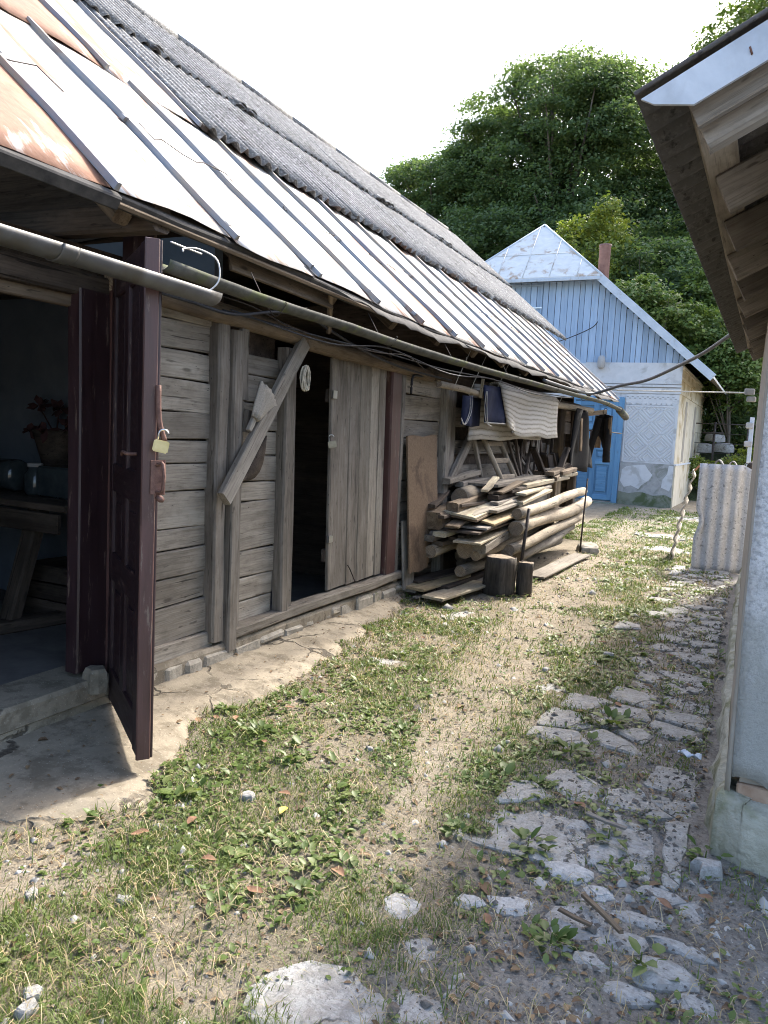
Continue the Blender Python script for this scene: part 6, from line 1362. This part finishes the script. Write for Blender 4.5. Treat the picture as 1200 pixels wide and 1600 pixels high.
# ------------------------------------------------------------------ trees
def tree(name, label, base, blobs, n_cl, per, leaf, mat, group=None, trunk_r=0.25, flat=0.35, spread=1.0, seed=0, limbs=14, top_bias=0.0):
    g = np.random.default_rng(seed); bx, by, bz = base
    r = empty(name, base, label, 'tree' if trunk_r > 0.1 else 'bush', group)
    w = np.array([b[3]*b[4]*b[5] for b in blobs]); w = w**0.67; w /= w.sum()
    which = g.choice(len(blobs), n_cl, p=w); C_ = np.empty((n_cl, 3))
    d = g.normal(size=(n_cl, 3)); d /= np.linalg.norm(d, axis=1)[:, None]; rad = g.random(n_cl)**0.38; rad = np.where(g.random(n_cl) < .6, 0.82+0.22*g.random(n_cl), rad)
    B = np.array(blobs)[which]; C_ = B[:, :3]+d*rad[:, None]*B[:, 3:6]
    N = n_cl*per; cc = np.repeat(C_, per, 0); sz = np.repeat(g.uniform(.6, 1.25, n_cl)*spread, per)
    th = g.uniform(0, 6.283, N); rr_ = np.sqrt(g.random(N))*sz; out = np.repeat(np.arctan2(d[:, 1], d[:, 0]), per)
    P = cc.copy(); P[:, 0] += rr_*np.cos(th); P[:, 1] += rr_*np.sin(th)
    P[:, 2] += g.normal(0, flat*.45, N)*sz-0.22*rr_**1.5*0.8+0.12*g.random(N)
    # leaf quad
    nrm = g.normal(0, .55, (N, 3)); nrm[:, 2] += 1.0; nrm[:, 0] += 0.5*np.cos(out); nrm[:, 1] += 0.5*np.sin(out); nrm /= np.linalg.norm(nrm, axis=1)[:, None]
    a = g.normal(size=(N, 3)); a -= nrm*(a*nrm).sum(1)[:, None]; a /= np.linalg.norm(a, axis=1)[:, None]; b = np.cross(nrm, a)
    L = (leaf*g.uniform(.6, 1.3, N))[:, None]
    VV = np.stack([P-a*L*.5, P+b*L*.30+nrm*L*.06, P+a*L*.5-nrm*L*.1, P-b*L*.30+nrm*L*.06], 1).reshape(-1, 3)
    TT = np.arange(N*4).reshape(N, 4)
    bigmesh('crown', VV, TT, mat, r, loc=base)
    # trunk and limbs
    cen = np.average(np.array(blobs)[:, :3], axis=0, weights=w); topz = max(b[2] for b in blobs)
    pts = [V((bx, by, bz-0.3)), V((bx+(cen[0]-bx)*.3, by+(cen[1]-by)*.3, bz+(cen[2]-bz)*.45)), V((cen[0], cen[1], cen[2])), V((cen[0], cen[1], topz+0.3*(topz-bz)*.15))]
    vs, fs = tube_data(spline(pts, 4), [trunk_r*(1-.07*i) for i in range(13)], 7)
    for k in g.choice(n_cl, min(limbs, n_cl), replace=False):
        q = V(C_[k]); t = g.uniform(.3, .85); st = pts[0].lerp(pts[2], t); mid = st.lerp(q, .5)+V((0, 0, .06*(q-st).length))
        v2, f2 = tube_data([st, mid, q], [trunk_r*.38, trunk_r*.24, trunk_r*.08], 5); o_ = len(vs); vs += v2; fs += [tuple(i+o_ for i in f) for f in f2]
    raw('trunk', vs, fs, M['bark'], r, smooth=True)
FG = 'forest trees on the hillside'
def hz(x, y): return (x, y, hillz(x, y)-.2)
tree('forest_tree', 'tallest broad dark green tree crowning the forest behind the blue house', hz(-11.5, 46), [(-12.5, 45, 17.2, 5.6, 4.5, 6.0), (-15.6, 45, 15.8, 3.4, 4, 4.4), (-9.2, 45, 17.4, 3.4, 4, 4.6), (-12, 44, 13, 5.5, 4, 3.2), (-15.9, 45, 18.6, 2.6, 3, 3.4), (-17.6, 45, 15.5, 2.4, 3, 3.6), (-12.4, 45, 20.5, 3.6, 3, 2.8), (-9.4, 45, 20.0, 2.4, 3, 2.3)], 900, 165, .21, M['leaf_crown'], FG, .38, seed=1, limbs=46, spread=1.15)
tree('forest_tree', 'left lower tree of the forest beside the barn ridge', hz(-20.5, 46), [(-20.8, 45, 15.4, 2.6, 3, 3.4), (-18.3, 45, 15.8, 2.6, 3, 3.3), (-19.5, 45, 11.5, 4.2, 3.5, 3.2), (-22.2, 46, 17.0, 1.3, 1.5, 1.6)], 350, 150, .21, M['leaf_forest'], FG, .3, seed=2, limbs=26)
tree('forest_tree', 'right dark tree of the forest touching the overhanging eave', hz(-5.4, 48), [(-6.0, 47, 17.6, 3.4, 3.5, 5.0), (-4.6, 47, 13.5, 4, 3.5, 4), (-7.5, 46, 13, 4, 3.5, 3.5)], 350, 150, .21, M['leaf_cool'], FG, .32, seed=3, limbs=30)
tree('forest_tree', 'shadowed inner tree low in the forest right above the blue roof', hz(-15, 42), [(-14.5, 41, 10.5, 5.2, 3, 3.8), (-18.5, 42, 9.2, 4, 3, 3.4), (-10, 41, 10.2, 4.4, 3, 4.0)], 340, 140, .21, M['leaf_forest'], FG, .3, seed=4, limbs=24)
tree('forest_tree', 'tree top peeking over the eave at the upper right', hz(-0.5, 42), [(-2.2, 41, 19.6, 2.6, 2.5, 3.0), (-0.2, 41, 21.3, 2.8, 2.8, 3.0), (1.5, 41, 17, 5, 4, 5)], 320, 130, .21, M['leaf_light'], FG, .3, seed=5, limbs=24)
tree('forest_tree', 'dark tree deep in the forest behind the tallest one', hz(-12, 58), [(-13, 57, 17, 9, 4, 5), (-5, 57, 17, 8, 4, 6), (-21, 57, 15, 6, 4, 4), (4, 57, 17, 8, 4, 7)], 420, 75, .42, M['leaf_forest'], FG, .35, seed=6, limbs=20, spread=1.7)
tree('forest_tree', 'far right forest tree mostly hidden by the overhanging eave', hz(2.5, 40), [(1.5, 39, 9.5, 6, 4, 5.5), (-3.5, 41, 9.5, 4.5, 3, 4.2)], 260, 110, .22, M['leaf_forest'], FG, .3, seed=7, limbs=14)
BG_ = 'shrubs behind the blue house'
tree('young_tree', 'slender yellow green sapling with upright shoots left of the red chimney', hz(-7.6, 31), [(-7.3, 30.5, 8.4, 1.0, .9, 1.7), (-6.2, 30.5, 8.7, .9, .9, 1.9), (-8.3, 30.5, 7.8, .8, .9, 1.2), (-6.8, 30.5, 6.5, 1.6, 1, 1.5)], 190, 60, .17, M['leaf_yellowgreen'], BG_, .09, seed=8, limbs=40, spread=.45, flat=.8)
tree('young_tree', 'dense mid green shrub tree right of the chimney', hz(-4.6, 31), [(-4.4, 31, 7.6, 1.7, 1.4, 1.8), (-3.4, 31, 6.2, 1.7, 1.4, 1.8), (-5.5, 31, 6.8, 1.2, 1.2, 1.6)], 230, 75, .19, M['leaf_cool'], BG_, .12, seed=9, limbs=22, spread=.7)
tree('leafy_shrub', 'light green shrub spilling over the roof edge of the blue house', hz(-4.0, 27.2), [(-4.4, 26.8, 6.2, 1.1, .9, .75), (-3.5, 26.8, 5.7, 1.0, .9, .8), (-2.8, 26.8, 4.9, .9, .9, .8), (-2.4, 27, 4.0, .8, .8, .8)], 190, 70, .16, M['leaf_light'], BG_, .08, seed=10, limbs=20, spread=.5)
tree('leafy_shrub', 'light leafy bush in the gap beside the right house', hz(-1.1, 26.8), [(-1.5, 26.8, 4.3, .9, .8, .9), (-.9, 26.8, 3.6, .8, .8, .9), (-1.9, 27, 5.2, .7, .7, .8)], 150, 70, .14, M['leaf_light'], BG_, .07, seed=11, limbs=14, spread=.45)
tree('leafy_shrub', 'dark bush low in the gap behind the iron fence', hz(-1.6, 28.6), [(-1.9, 28.6, 2.9, 1.3, 1, 1.2), (-.6, 28.6, 2.9, 1.1, 1, 1.3), (-3.2, 29, 3.6, 1.2, 1, 1.3), (-1.4, 29, 4.6, 2.0, 1, 1.5)], 240, 75, .17, M['leaf_forest'], BG_, .08, seed=12, limbs=12, spread=.6)
tree('leafy_shrub', 'pinkish brown tipped shrub near the overhanging eave', hz(-2.0, 29.8), [(-2.3, 29.8, 6.9, .9, .9, 1.0), (-1.6, 29.8, 6.0, .9, .9, 1.0), (-2.9, 29.8, 6.2, 1.0, .9, 1.2)], 150, 70, .16, M['leaf_light'], BG_, .07, seed=13, limbs=14, spread=.5)
tree('leafy_shrub', 'low yellowish weeds thicket at the foot of the iron fence', (-1.2, 24.6, .2), [(-1.1, 24.7, .75, .9, .5, .55), (-1.9, 24.8, .7, .5, .5, .5), (-.4, 24.7, .9, .6, .5, .7)], 90, 60, .10, M['leaf_yellowgreen'], BG_, .03, seed=14, limbs=8, spread=.28)
